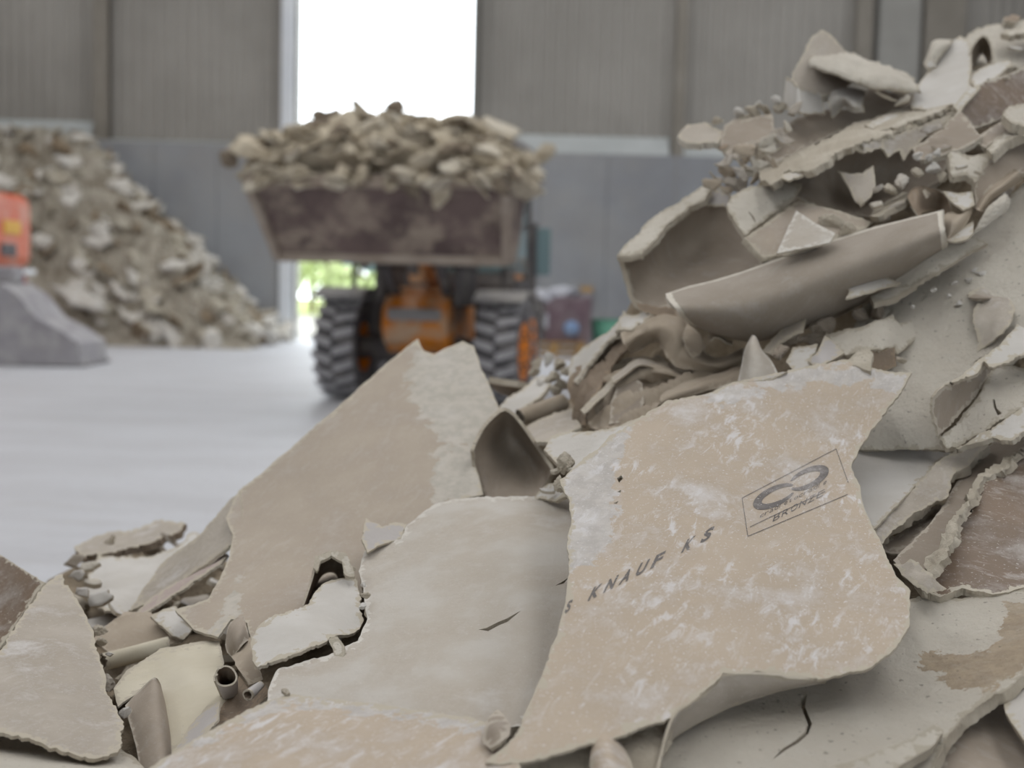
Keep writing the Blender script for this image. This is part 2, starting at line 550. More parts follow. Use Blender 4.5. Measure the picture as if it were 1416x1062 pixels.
def slab_mesh(name, seed, size, t, n=9, bend=0.0, res=2):
    """flat broken scrap with ragged outline, thickness and a slight bend, local xy plane"""
    rng = np.random.default_rng(seed)
    a = np.sort(rng.uniform(0, 2 * math.pi, n))
    r = rng.uniform(0.55, 1.0, n)
    ring = np.stack([np.cos(a) * r * size[0], np.sin(a) * r * size[1]], 1)
    ring = tear_line(ring * 1000, 0.02 * size[0] * 1000, max(size) * 1000 / 3.0, rng) / 1000
    c = ring.mean(0)
    V, Fc = [], []
    k = len(ring)
    lay = [0.5, 1.0]
    for sgn in (1, -1):
        for q in lay:
            for pnt in ring:
                xy = c + (pnt - c) * q
                z = bend * size[0] * ((xy[0] / size[0]) ** 2 + 0.3 * math.sin(2.2 * xy[1] / size[1])) + sgn * t / 2
                V.append((xy[0], xy[1], z))
        V.append((c[0], c[1], sgn * t / 2))
    h = 2 * k + 1
    for s, b in ((0, 0), (1, h)):
        for i in range(k):
            j = (i + 1) % k
            f1 = (b + 2 * k, b + i, b + j)
            f2 = (b + i, b + k + i, b + k + j, b + j)
            Fc += [f1 if s == 0 else f1[::-1], f2 if s == 0 else f2[::-1]]
    mi = [0] * (2 * k) + [1] * (2 * k)
    for i in range(k):
        j = (i + 1) % k
        Fc.append((k + i, h + k + i, h + k + j, k + j))
        mi.append(2)
    V = np.array(V)
    return pydata(name, V, Fc, V[:, :2] + rng.uniform(0, 9, 2), [m < 2 for m in mi], mi, {'edge': np.ones(len(V)), 'peel': np.zeros(len(V))})

def shard(name, label, cat, px, py, d, size, mats=('gyp', 'back', 'core'), seed=0, rot=None, group=None, t=0.006, bend=0.2):
    """small broken flat piece, size: half-axes in photo pixels"""
    k = d / F
    me = slab_mesh(name, seed, (size[0] * k, size[1] * k), t, 8, bend)
    for m in mats: me.materials.append(M[m])
    o = link(name, me, None)
    o.location = P(px, py, d)
    r_ = random.Random(seed)
    o.rotation_euler = rot if rot else (r_.uniform(0.1, 1.3), r_.uniform(-.7, .7), r_.uniform(-.8, .8))
    tag(o, label, cat, group)
    return o

def tube(name, label, cat, a, b, r, mats=('cream', 'brown', 'core'), t=0.002, turn=1.15, flare=1.0, ragged=0.003):
    """paper rolled up along the line a-b (photo ray + depth), r in photo pixels; the sheet overlaps itself"""
    A, B = np.array(P(*a)), np.array(P(*b))
    ax_ = B - A
    L = np.linalg.norm(ax_)
    ax_ /= L
    u = np.cross(ax_, np.array([0.3, -0.8, 0.5]))
    u /= np.linalg.norm(u)
    v = np.cross(ax_, u)
    rr_ = r * a[2] / F
    rows = []
    for i in range(9):
        s = i / 8
        row = []
        for j in range(25):
            an = turn * 2 * math.pi * j / 24 + 0.6
            rad = rr_ * (1 - (1 - flare) * s) * (1 - 0.16 * j / 24) * (1 + 0.05 * math.sin(3 * an + s * 4))
            row.append(A + ax_ * (L * s) + u * math.cos(an) * rad + v * math.sin(an) * rad)
        rows.append(row)
    return loft(name, label, cat, rows, mats, t, 14, 40, ragged, 0.0004, world=True, sgn=-1)

# --- solid primitives for machines and buildings --------------------
class MB:
    def __init__(s): s.v, s.f, s.sm = [], [], []
    def add(s, v, f, smooth=False, mat=None):
        b = len(s.v)
        for p in v:
            q = Vector(p)
            s.v.append(tuple(mat @ q) if mat else tuple(q))
        for q in f:
            s.f.append(tuple(b + i for i in q))
            s.sm.append(smooth)
        return s
    def box(s, c, d, mat=None, bev=0.0):
        x, y, z = d[0] / 2, d[1] / 2, d[2] / 2
        if bev <= 0:
            v = [(c[0] + i * x, c[1] + j * y, c[2] + k * z) for i in (-1, 1) for j in (-1, 1) for k in (-1, 1)]
            f = [(0, 1, 3, 2), (4, 6, 7, 5), (0, 4, 5, 1), (2, 3, 7, 6), (0, 2, 6, 4), (1, 5, 7, 3)]
            return s.add(v, f, False, mat)
        b = bmesh.new()
        bmesh.ops.create_cube(b, size=1.0)
        for q in b.verts: q.co = Vector((q.co.x * d[0], q.co.y * d[1], q.co.z * d[2]))
        bmesh.ops.bevel(b, geom=list(b.edges), offset=bev, segments=3, affect='EDGES', profile=0.5)
        b.verts.ensure_lookup_table()
        v = [(q.co.x + c[0], q.co.y + c[1], q.co.z + c[2]) for q in b.verts]
        for i, q in enumerate(b.verts): q.index = i
        f = [[q.index for q in fc.verts] for fc in b.faces]
        b.free()
        return s.add(v, f, False, mat)
    def bar(s, a, b, wd, ht=None, up=(0, 0, 1)):
        a, b = Vector(a), Vector(b)
        ht = ht or wd
        d = (b - a)
        L = d.length
        d.normalize()
        sd = d.cross(Vector(up))
        if sd.length < 1e-4: sd = d.cross(Vector((1, 0, 0)))
        sd.normalize()
        u = sd.cross(d)
        v = []
        for p in (a, b):
            for i, j in ((-1, -1), (1, -1), (1, 1), (-1, 1)):
                v.append(p + sd * (i * wd / 2) + u * (j * ht / 2))
        return s.add(v, [(0, 1, 2, 3)[::-1], (4, 5, 6, 7), (0, 1, 5, 4), (1, 2, 6, 5), (2, 3, 7, 6), (3, 0, 4, 7)])
    def lathe(s, prof, axis='x', seg=40, c=(0, 0, 0)):
        """prof: list of (along axis, radius)"""
        v, f = [], []
        n = len(prof)
        for k in range(seg):
            a = 2 * math.pi * k / seg
            for t, r in prof:
                q = (t, r * math.cos(a), r * math.sin(a)) if axis == 'x' else ((r * math.cos(a), r * math.sin(a), t) if axis == 'z' else (r * math.sin(a), t, r * math.cos(a)))
                v.append((q[0] + c[0], q[1] + c[1], q[2] + c[2]))
        for k in range(seg):
            k2 = (k + 1) % seg
            for i in range(n - 1):
                f.append((k * n + i, k * n + i + 1, k2 * n + i + 1, k2 * n + i))
        return s.add(v, f, True)
    def prism(s, prof, x0, x1, axis='x'):
        """polygon profile (a, b) extruded along axis"""
        n = len(prof)
        v = []
        for t in (x0, x1):
            for a, b in prof: v.append((t, a, b) if axis == 'x' else ((a, t, b) if axis == 'y' else (a, b, t)))
        f = [tuple(range(n))[::-1], tuple(range(n, 2 * n))] + [(i, (i + 1) % n, n + (i + 1) % n, n + i) for i in range(n)]
        return s.add(v, f)
    def build(s, name, mat, parent=None):
        me = pydata(name, s.v, s.f, None, s.sm)
        b = bmesh.new()
        b.from_mesh(me)
        bmesh.ops.recalc_face_normals(b, faces=b.faces)
        b.to_mesh(me)
        b.free()
        return link(name, me, mat, parent)

# ------------------------------------------------------------------ the hall
def ray(px, py):
    v = RN @ np.array([(px - 708) / F, -(py - 531) / F, -1.0])
    return v
def at_y(px, py, Y):
    v = ray(px, py)
    return CAM + v * (Y / v[1])
def at_floor(px, py):
    v = ray(px, py)
    return CAM + v * (-CAM[2] / v[2])

WY = 28.0
X0, X1, Y0 = -18.0, 11.8, -12.0
DOOR_L, DOOR_R = float(at_y(411, 250, WY)[0]), float(at_y(654, 100, WY)[0])
DOOR_H = 9.4
PANEL_Z = float(at_y(500, 203, WY - 0.3)[2])

def floor_mat():
    s = NT('dusty_floor')
    tc = s.n('ShaderNodeTexCoord').outputs['Object']
    a = s.noise(s.mapping(tc, (0.55, 1.6, 1), 0.12), 1.0, 6, 0.65, 0.3, 0.7)
    col = s.mix(a, rgb((196, 198, 203)), rgb((184, 185, 189)))
    b = s.noise(s.mapping(tc, (0.5, 2.4, 1), -0.1), 1.3, 5, 0.6, 0.55, 0.75)
    col = s.mix(s.math('MULTIPLY', b, 0.5), col, rgb((165, 162, 160)))
    s.color(col)
    s.b.inputs['Roughness'].default_value = 0.55
    s.b.inputs['Specular IOR Level'].default_value = 0.5
    h = s.n('ShaderNodeTexNoise')
    h.inputs['Scale'].default_value = 9
    h.inputs['Detail'].default_value = 8
    s.l(tc, h.inputs['Vector'])
    s.bump(h.outputs[0], 0.35, 0.05)
    return s.m
MF = floor_mat()
M['concrete'] = plain_mat('precast_concrete', (150, 153, 157), (138, 140, 144), 0.7, 0.75, 0.15, 3, 0.3, dustc=(160, 158, 154), dust=0.4, dscale=0.5)
M['cladding'] = plain_mat('cladding_steel', (160, 157, 151), (150, 147, 141), 0.4, 0.6, 0, 3, 0.35)
M['cladding2'] = plain_mat('side_cladding', (120, 126, 134), (112, 118, 126), 0.4, 0.6, 0, 3, 0.35)
M['ledge'] = plain_mat('ledge_flashing', (184, 189, 189), (174, 179, 179), 1.5, 0.55)  # pale tone carries the light the ledges catch
M['column'] = plain_mat('steel_column', (140, 135, 126), (130, 125, 116), 1.0, 0.6)
M['columnl'] = plain_mat('galvanised_column', (158, 157, 152), (148, 147, 142), 1.0, 0.55)
M['jamb'] = plain_mat('jamb_white', (226, 230, 234), (214, 219, 225), 1.0, 0.4)
M['roof'] = plain_mat('roof_sheet', (176, 174, 168), (160, 158, 152), 0.5, 0.7)
M['rooflight'] = plain_mat('opaque_roof_pane', (225, 228, 226), (215, 218, 216), 0.5, 0.4)
M['yard'] = plain_mat('yard_concrete', (168, 164, 156), (150, 146, 138), 0.6, 0.9)
M['grass'] = plain_mat('grass_verge', (120, 138, 70), (150, 150, 90), 0.8, 0.9)

fl = MB()
fl.box(((X0 + X1) / 2, (Y0 + WY) / 2 + 0.2, -0.1), (X1 - X0, WY - Y0 + 0.4, 0.2))
tag(fl.build('floor', MF), kind='structure')
b = MB(); b.box((-2, WY + 11.2, -0.12), (60, 21.6, 0.2))
tag(b.build('yard_ground', M['yard']), kind='structure')
b = MB(); b.box((-2, WY + 47, -0.14), (110, 50, 0.2))
tag(b.build('grass_ground', M['grass']), kind='structure')

def corrugated(name, x0, x1, z0, z1, y, mat, parent=None, pitch=0.25, depth=0.045, along='x'):
    """trapezoidal steel sheet"""
    m = MB()
    xs, ys = [], []
    x = x0
    while x < x1 - 1e-6:
        for fx, fy in ((0, 0), (0.35, 0), (0.5, 1), (0.85, 1)):
            if x + fx * pitch <= x1: xs.append(x + fx * pitch); ys.append(y - fy * depth)
        x += pitch
    xs.append(x1); ys.append(y)
    n = len(xs)
    v, f = [], []
    for off in (0.0, 0.06):
        for z in (z0, z1):
            for a, c in zip(xs, ys): v.append((a, c + off, z) if along == 'x' else (c + off, a, z))
    for i in range(n - 1):
        f.append((i, i + 1, n + i + 1, n + i))
        f.append((2 * n + i, 3 * n + i, 3 * n + i + 1, 2 * n + i + 1))
        f.append((i, 2 * n + i, 2 * n + i + 1, i + 1))
        f.append((n + i, n + i + 1, 3 * n + i + 1, 3 * n + i))
    f.append((0, n, 3 * n, 2 * n)); f.append((n - 1, 3 * n - 1, 4 * n - 1, 2 * n - 1))
    m.add(v, f)
    return m.build(name, mat, parent)

# back wall: steel cladding above precast push-wall panels
wall = corrugated('wall_back', X0, DOOR_L - 0.30, PANEL_Z - 0.2, ROOF_Z, WY, M['cladding'])
tag(wall, kind='structure')
corrugated('cladding_sheet', DOOR_R + 0.04, X1, PANEL_Z - 0.2, ROOF_Z, WY, M['cladding'], wall)
b = MB(); b.box(((DOOR_L + DOOR_R) / 2, WY + 0.1, (DOOR_H + ROOF_Z) / 2), (DOOR_R - DOOR_L + 0.5, 0.2, ROOF_Z - DOOR_H)); b.build('door_header', M['cladding'], wall)
b = MB(); b.box(((X0 + DOOR_L - .3) / 2, WY + 0.3, 2.5), (DOOR_L - .3 - X0, 0.1, 5.2)); b.box(((X1 + DOOR_R + .06) / 2, WY + 0.3, 2.5), (X1 - DOOR_R - .06, 0.1, 5.2)); b.build('backing_wall', M['concrete'], wall)  # added behind the panels to stop sky showing through their joints
def wx(px, py=205): return float(at_y(px, py, WY - 0.3)[0])
def panel(xa, xb, z1, y, t=0.25):
    m = MB()
    m.box(((xa + xb) / 2, y + t / 2, z1 / 2), (xb - xa - 0.004, t, z1), bev=0.02)
    o = m.build('concrete_panel', M['concrete'], wall)
    return o
lx = wx(126)
edges_l = [X0, -15.0, lx]
panel(X0, -15.3, PANEL_Z - 0.1, WY - 0.02, 0.25)
panel(-15.3, lx, PANEL_Z - 0.1, WY - 0.02, 0.25)
seg = np.linspace(lx, DOOR_L - 0.32, 4)
for a, c in zip(seg, seg[1:]): panel(a, c, PANEL_Z, WY - 0.35)
seg = np.linspace(DOOR_R + 0.06, wx(935), 4)
for a, c in zip(seg, seg[1:]): panel(a, c, PANEL_Z - 0.03, WY - 0.35)
seg = np.linspace(wx(935), X1, 4)
for a, c in zip(seg, seg[1:]): panel(a, c, PANEL_Z - 0.03, WY - 0.35)
def ledge(xa, xb, z, y0, y1, rise):
    m = MB()
    m.prism([(y0, z), (y1, z), (y1, z + rise), (y1 - 0.02, z + rise)], xa, xb)
    return m.build('sloped_ledge', M['ledge'], wall)
ledge(X0, lx - 0.02, PANEL_Z + 0.02, WY - 0.30, WY - 0.05, 0.42)
ledge(lx + 0.1, DOOR_L - 0.32, PANEL_Z, WY - 0.34, WY - 0.05, 0.06)
ledge(DOOR_R + 0.06, wx(926), PANEL_Z - 0.03, WY - 0.34, WY - 0.05, 0.42)
ledge(wx(938), wx(1165), PANEL_Z - 0.03, WY - 0.34, WY - 0.05, 0.30)
def column(px, wdt, mat, y=WY - 0.2, z0=0.0, name='column'):
    m = MB()
    x = float(at_y(px, 90, y)[0])
    m.box((x, y - 0.09, (z0 + ROOF_Z) / 2), (wdt, 0.012, ROOF_Z - z0))
    m.box((x, y + 0.0, (z0 + ROOF_Z) / 2), (0.014, 0.17, ROOF_Z - z0))
    m.box((x, y + 0.09, (z0 + ROOF_Z) / 2), (wdt, 0.012, ROOF_Z - z0))
    return m.build(name, M[mat], wall)
column(141, 0.32, 'column', z0=PANEL_Z)
column(941, 0.24, 'column', y=WY - 0.25, z0=0.0)
column(1192, 0.36, 'column', z0=PANEL_Z)
column(1240, 0.90, 'columnl', z0=PANEL_Z)
column(1303, 0.9, 'column', z0=PANEL_Z)
# roller-door guide rails and seal
dr = MB()
jl = float(at_y(401, 250, WY)[0])
dr.box((DOOR_L - 0.16, WY - 0.42, DOOR_H / 2), (0.28, 0.10, DOOR_H), bev=0.015)
do = tag(dr.build('door_1', M['jamb']), kind='structure')
b = MB(); b.box((DOOR_L + 0.02, WY - 0.15, DOOR_H / 2), (0.07, 0.42, DOOR_H)); b.build('guide_rail', M['columnl'], do)
b = MB(); b.box((DOOR_R + 0.03, WY - 0.2, DOOR_H / 2), (0.06, 0.46, DOOR_H)); b.build('guide_rail', M['columnl'], do)
b = MB(); b.box((DOOR_L - 0.16, WY - 0.18, DOOR_H / 2), (0.3, 0.36, DOOR_H)); b.build('door_post', M['columnl'], do)

wr = corrugated('wall_right', Y0, WY, 0, ROOF_Z, X1 + 0.06, M['cladding2'], along='y')
tag(wr, kind='structure')
b = MB(); b.box((X0 - 0.12, (Y0 + WY) / 2, ROOF_Z / 2), (0.2, WY - Y0, ROOF_Z)); tag(b.build('wall_left', M['cladding']), kind='structure')
b = MB(); b.box((-10.6, Y0 - 0.1, ROOF_Z / 2), (15, 0.2, ROOF_Z)); b.box((7.1, Y0 - 0.1, ROOF_Z / 2), (9.6, 0.2, ROOF_Z)); b.box((-0.4, Y0 - 0.1, 7.9), (5.4, 0.2, 6.2))  # unseen gate opening, kept small to cut light from behind the camera
tag(b.build('wall_front', M['cladding']), kind='structure')
# roof deck; the roof-light strips are closed by opaque panes
ce = None
xs = [X0 - 0.2]
for sx, sw in SKYLIGHT: xs += [sx - sw / 2, sx + sw / 2]
xs.append(X1 + 0.3)
for i in range(0, len(xs), 2):
    b = MB(); b.box(((xs[i] + xs[i + 1]) / 2, (Y0 + WY) / 2, ROOF_Z + 0.1), (xs[i + 1] - xs[i], WY - Y0 + 0.4, 0.2))
    o = b.build('ceiling' if ce is None else 'roof_deck', M['roof'], ce)
    if ce is None: ce = tag(o, kind='structure')
for i in range(1, len(xs) - 1, 2):
    for (a, c) in ((Y0 - 0.2, SKY_Y0), (SKY_Y1, WY + 0.2)):
        b = MB(); b.box(((xs[i] + xs[i + 1]) / 2, (a + c) / 2, ROOF_Z + 0.1), (xs[i + 1] - xs[i], c - a, 0.2)); b.build('roof_deck', M['roof'], ce)

    b = MB(); b.box(((xs[i] + xs[i + 1]) / 2, (SKY_Y0 + SKY_Y1) / 2, ROOF_Z + 0.05), (xs[i + 1] - xs[i], SKY_Y1 - SKY_Y0, 0.02)); b.build('sky_block_pane', M['rooflight'], ce)  # opaque pane added to keep sky light out; the area lights replace it

# ------------------------------------------------------------------ trees beyond the door
M['leaf'] = plain_mat('leaf_green', (196, 210, 156), (212, 222, 176), 1.2, 0.7)  # leaves painted paler to carry the overexposed daylight outside
M['bark'] = plain_mat('bark', (96, 84, 70), (78, 68, 56), 6, 0.9)
def tree(x, y, h, r, seed, label):
    rng = np.random.default_rng(seed)
    root = empty('tree', (x, y, 0))
    m = MB()
    m.lathe([(0, 0.13), (h * 0.3, 0.10), (h * 0.7, 0.04), (h * 0.85, 0.0)], 'z', 9)
    for k in range(5):
        a = rng.uniform(0, 6.28)
        z = h * rng.uniform(0.25, 0.5)
        m.bar((0, 0, z), (math.cos(a) * r * 0.6, math.sin(a) * r * 0.6, z + h * 0.25), 0.05)
    m.build('trunk', M['bark'], root)
    V, Fc = [], []
    n = 1500
    cl = np.array([[rng.uniform(-.6, .6) * r, rng.uniform(-.6, .6) * r, h * rng.uniform(0.22, 0.85)] for _ in range(14)])
    for i in range(n):
        c = cl[rng.integers(len(cl))]
        dv = rng.normal(size=3)
        dv /= np.linalg.norm(dv)
        p = c + dv * r * 0.42 * rng.uniform(0.5, 1) * np.array([1, 1, .9])
        p[2] = max(p[2], 0.15)
        a = rng.normal(size=3); a /= np.linalg.norm(a)
        q = np.cross(a, rng.normal(size=3)); q /= np.linalg.norm(q)
        s = rng.uniform(0.09, 0.17)
        k = len(V)
        V += [p - a * s, p + q * s * 0.5 + a * s * 0.1, p + a * s, p - q * s * 0.5 + a * s * 0.1]
        Fc.append((k, k + 1, k + 2, k + 3))
    me = pydata('foliage', V, Fc)
    tag(link('foliage', me, M['leaf'], root), kind='stuff')
    tag(root, label, 'tree', 'trees in the daylight beyond the hall door')
for i, px in enumerate((372, 405, 432, 462, 500, 545, 600)):
    p = at_y(px, 400, 48 + (i % 3) * 2.5)
    tree(p[0], p[1], 3.3 + 0.5 * ((i * 7) % 3), 1.25, 20 + i, 'leafy pale green tree in daylight outside, seen through the door under the raised bucket')

# ------------------------------------------------------------------ far heap by the back wall
FAR_MATS = ['rubble', 'rubblew', 'rubbleb', 'rubble']
M['farmound'] = plain_mat('far_rubble', (172, 166, 153), (128, 120, 106), 2.6, 0.95, 0.6, 9, dustc=(180, 174, 162), dust=0.5, dscale=5)
PX_T, PY_T = -5.1, 23.3
def far_h(x, y):
    k = min((PX_T - x) * 0.98, (y - PY_T) * 1.25, 4.3)
    return k
V, Fc = [], []
nx, ny = 150, 70
gx = np.linspace(-17.9, -4.9, nx); gy = np.linspace(22.9, 27.60, ny)
pts = np.array([(x, y, far_h(x, y)) for y in gy for x in gx])
pts[:, 2] += 0.18 * fnoise(pts * np.array([1, 1, 0]), 0.9, 1.1) + (0.12 * fnoise(pts * np.array([1, 1, 0]), 2.3, 2.2) + 0.08 * np.random.default_rng(4).normal(size=len(pts))) * (pts[:, 2] > 0.1)
pts[:, 2] = np.maximum(pts[:, 2], -0.05)
q = [(j * nx + i, j * nx + i + 1, (j + 1) * nx + i + 1, (j + 1) * nx + i) for j in range(ny - 1) for i in range(nx - 1)]
me = pydata('far_rubble_heap', pts, q, None, [False] * len(q))
tag(link('far_rubble_heap', me, M['farmound']), 'tall grey-beige heap of broken plasterboard rubble against the back wall, left', 'rubble heap', kind='stuff')
far_meshes = []
for k in range(14):
    me = slab_mesh('broken_board', 300 + k, (0.22 + 0.04 * (k % 5), 0.15 + 0.03 * (k % 4)), 0.03 + 0.02 * (k % 2), 8, 0.12 * (k % 3))
    for mm in ([M['rubblew'], M['rubble'], M['rubble']], [M['rubble'], M['rubbleb'], M['rubble']], [M['rubbleb'], M['rubbleb'], M['rubble']], [M['rubblew'], M['rubblew'], M['rubblew']])[k % 4]: me.materials.append(mm)
    far_meshes.append(me)
for k in range(6):
    me = chunk_mesh('broken_board', 330 + k, (0.20, 0.15, 0.11), 1, 0.1)
    me.materials.append(M[FAR_MATS[k % 4]])
    far_meshes.append(me)
rr = random.Random(5)
n = 0
while n < 285:
    x = rr.uniform(-11.4, -5.0); y = rr.uniform(23.2, 27.3)
    h = far_h(x, y)
    if h < 0.02: continue
    o = bpy.data.objects.new('broken_board', far_meshes[rr.randrange(len(far_meshes))])
    COL.objects.link(o)
    o.location = (x, y, h + 0.09)
    o.rotation_euler = (math.radians(40) + rr.uniform(-.5, .4), rr.uniform(-.2, .8), rr.uniform(0, 6.28) if rr.random() < .3 else rr.uniform(-.7, .7))
    s = rr.uniform(0.6, 1.75)
    o.scale = (s, s, s)
    cn = o.data.materials[0].name
    wd = 'white' if 'pale' in cn else ('brownish' if 'brown' in cn else 'beige')
    sh = 'lump' if len(o.data.materials) == 1 else 'board'
    tag(o, '%s broken plasterboard %s lying on the tall far heap by the back wall' % (wd, sh), 'plasterboard', '%s broken %ss on the far heap' % (wd, sh))
    n += 1
for (px, py, d, sz, lab) in ((110, 412, 22.6, (0.75, 0.3), 'large white board lying near the foot of the far left heap'),
                             (72, 455, 22.3, (0.5, 0.22), 'white board tilted at the very foot of the far left heap'),
                             (95, 278, 23.9, (0.22, 0.2), 'bright white lump high on the far left heap')):
    me = slab_mesh('broken_board', int(px), sz, 0.06, 8, 0.08)
    for k in range(3): me.materials.append(M['rubblew'])
    o = link('broken_board', me, None)
    p = at_y(px, py, d + 0.9)
    o.location = p
    o.rotation_euler = (0.75, 0.35, 0.2)
    tag(o, lab, 'plasterboard')

# ------------------------------------------------------------------ orange excavator at the left edge, digging bucket in front of it
M['orange'] = plain_mat('orange_red_paint', (214, 104, 68), (204, 92, 58), 1.0, 0.45, dustc=(196, 180, 166), dust=0.45, dscale=1.6)
M['redp'] = plain_mat('red_paint', (168, 62, 52), (150, 56, 48), 1.0, 0.5)
M['yellow'] = plain_mat('yellow_label', (226, 176, 62), (214, 160, 50), 2, 0.5)
M['dark'] = plain_mat('dark_rubber', (80, 78, 80), (68, 66, 68), 3, 0.7)
M['dusty_steel'] = plain_mat('dusty_steel', (158, 156, 160), (140, 137, 141), 2.5, 0.7, 0.3, 8, dustc=(178, 176, 176), dust=0.6, dscale=2)
p = at_y(36, 320, 19.0)
EX = empty('excavator', (float(p[0]) - 1.85, 19.9, 0))
b = MB(); b.box((0.0, 0.0, 2.02), (2.5, 1.9, 1.22), bev=0.2); b.build('counterweight', M['orange'], EX)
b = MB(); b.box((1.26, 0.02, 2.06), (0.03, 0.66, 0.22), bev=0.01); b.build('yellow_label', M['yellow'], EX)
g = MB(); g.box((1.25, -0.12, 1.70), (0.04, 0.60, 0.20), bev=0.01); go = g.build('grille', M['dark'], EX)
for k in range(4):
    b = MB(); b.box((1.275, -0.12, 1.63 + 0.047 * k), (0.02, 0.56, 0.014)); b.build('slat', M['dusty_steel'], go)
b = MB(); b.box((0.0, 0.0, 1.36), (2.56, 1.94, 0.09), bev=0.02); b.build('deck_plate', M['jamb'], EX)
b = MB(); b.box((0.0, 0.0, 1.22), (2.3, 1.8, 0.18), bev=0.02); b.build('turntable_frame', M['redp'], EX)
for s in (-1, 1):
    b = MB()
    prof = [(-1.3, 0.45), (-1.1, 0.12), (-0.85, 0.0), (0.85, 0.0), (1.1, 0.12), (1.3, 0.45), (1.1, 0.78), (0.85, 0.9), (-0.85, 0.9), (-1.1, 0.78)]
    b.prism([(a, z) for a, z in prof], s * 0.85 - 0.25, s * 0.85 + 0.25)
    b.build('track', M['dusty_steel'], EX)
b = MB(); b.box((0, 0, 0.72), (1.5, 1.2, 0.85), bev=0.05); b.build('car_body', M['redp'], EX)
b = MB(); b.box((-0.75, 0.1, 3.1), (0.9, 1.5, 1.1), bev=0.1); b.build('cab', M['orange'], EX)
tag(EX, 'orange-red excavator with a yellow label, cut off by the left edge of the picture', 'excavator')

p0 = at_floor(112, 508)
BK = empty('digging_bucket', (float(p0[0]), float(p0[1]) + 0.5, 0))
prof = [(0.0, 0.02), (-0.02, 0.34), (-0.28, 0.52), (-0.62, 0.68), (-0.9, 1.02), (-1.15, 1.18), (-1.5, 1.2), (-1.5, 1.10), (-1.18, 1.08), (-0.97, 0.94), (-0.70, 0.60), (-0.32, 0.43), (-0.10, 0.28), (-0.08, 0.02)]
b = MB()
b.prism([(a, c) for a, c in prof], -0.5, 0.6, axis='y'); b.build('shell', M['dusty_steel'], BK)
outer = [(0.0, 0.02), (-0.02, 0.34), (-0.28, 0.52), (-0.62, 0.68), (-0.9, 1.02), (-1.15, 1.18), (-1.5, 1.2), (-1.5, 0.02)]
for yy in (-0.53, 0.6):
    b = MB(); b.prism(outer, yy, yy + 0.03, axis='y'); b.build('side_plate', M['dusty_steel'], BK)
for k in range(5):
    b = MB(); b.prism([(-0.02, 0.0), (0.10, 0.03), (-0.02, 0.09)], -0.46 + 0.24 * k, -0.36 + 0.24 * k, axis='y'); b.build('tooth', M['dusty_steel'], BK)
b = MB(); b.box((-1.3, 0.05, 1.3), (0.4, 0.4, 0.25), bev=0.05); b.build('hitch', M['dusty_steel'], BK)
tag(BK, 'dusty grey steel digging bucket standing on the floor below the orange excavator', 'bucket')

# ------------------------------------------------------------------ clutter by the back wall, right of the loader
M['maroon'] = plain_mat('maroon_paint', (122, 104, 111), (108, 90, 98), 2, 0.6, dustc=(150, 140, 142), dust=0.5, dscale=2.5)  # lightened and muted: background haze put into the paint colour
M['sack'] = plain_mat('white_sack', (196, 198, 206), (180, 182, 190), 5, 0.8, 0.4, 12)
M['pallet'] = plain_mat('pallet_wood', (186, 152, 104), (168, 136, 92), 5, 0.8)
M['blue'] = plain_mat('blue_plastic', (118, 144, 182), (146, 168, 200), 4, 0.5)  # less saturated, with the haze of the hall in the colour
M['green'] = plain_mat('green_plastic', (106, 164, 142), (96, 152, 130), 3, 0.5)  # saturation lowered to paint in the haze
CY = 23.5
def cx(px): return float(at_y(px, 440, CY)[0])
def cz(py): return float(at_y(780, py, CY)[2])
def pallet(x, y, z, label):
    r = empty('pallet', (x, y, z))
    for k in range(5):
        b = MB(); b.box((-0.48 + 0.24 * k, 0, 0.135), (0.19, 0.8, 0.022)); b.build('deck_board', M['pallet'], r)
    for yy in (-0.34, 0, 0.34):
        b = MB(); b.box((0, yy, 0.112), (1.16, 0.1, 0.022)); b.build('stringer_board', M['pallet'], r)
        b = MB(); b.box((0, yy, 0.011), (1.16, 0.1, 0.022)); b.build('bottom_board', M['pallet'], r)
        for xx in (-0.5, 0, 0.5):
            b = MB(); b.box((xx, yy, 0.061), (0.14, 0.1, 0.078)); b.build('block', M['pallet'], r)
    tag(r, label, 'pallet')
px0 = cx(765)
pallet(px0, CY - 0.1, 0.0, 'yellowish wooden pallet on the floor, lower one under the maroon crate')
pallet(px0 + 0.03, CY - 0.1, 0.146, 'yellowish wooden pallet, upper one directly under the maroon crate')
cr_ = empty('steel_crate', (px0 + 0.12, CY + 0.2, 0.292))
cw, cd, ch = 1.15, 0.8, cz(410) - 0.292
for (c, d) in (((0, -cd / 2, ch / 2), (cw, 0.04, ch)), ((0, cd / 2, ch / 2), (cw, 0.04, ch))):
    b = MB(); b.box(c, d, bev=0.01); b.build('end_panel', M['maroon'], cr_)
for sx in (-1, 1):
    b = MB(); b.box((sx * cw / 2, 0, ch / 2), (0.04, cd, ch), bev=0.01); b.build('side_panel', M['maroon'], cr_)
b = MB(); b.box((0, 0, 0.03), (cw, cd, 0.06)); b.build('base', M['maroon'], cr_)
for k in range(4):
    b = MB(); b.box((-cw / 2 + 0.05 + k * (cw - 0.1) / 3, -cd / 2 - 0.04, ch / 2), (0.06, 0.05, ch)); b.build('rib', M['maroon'], cr_)
b = MB(); b.box((-0.36, -cd / 2 - 0.075, ch * 0.45), (0.27, 0.02, 0.27), bev=0.005); b.build('white_notice', M['sack'], cr_)
b = MB(); b.lathe([(-0.01, 0.0), (-0.01, 0.15), (0.01, 0.15), (0.01, 0.0)], 'y', 24, (0.22, -cd / 2 - 0.075, ch * 0.30)); b.build('blue_round_sign', M['blue'], cr_)
tag(cr_, 'dull maroon steel crate with white notice and blue round sign, on pallets', 'crate')
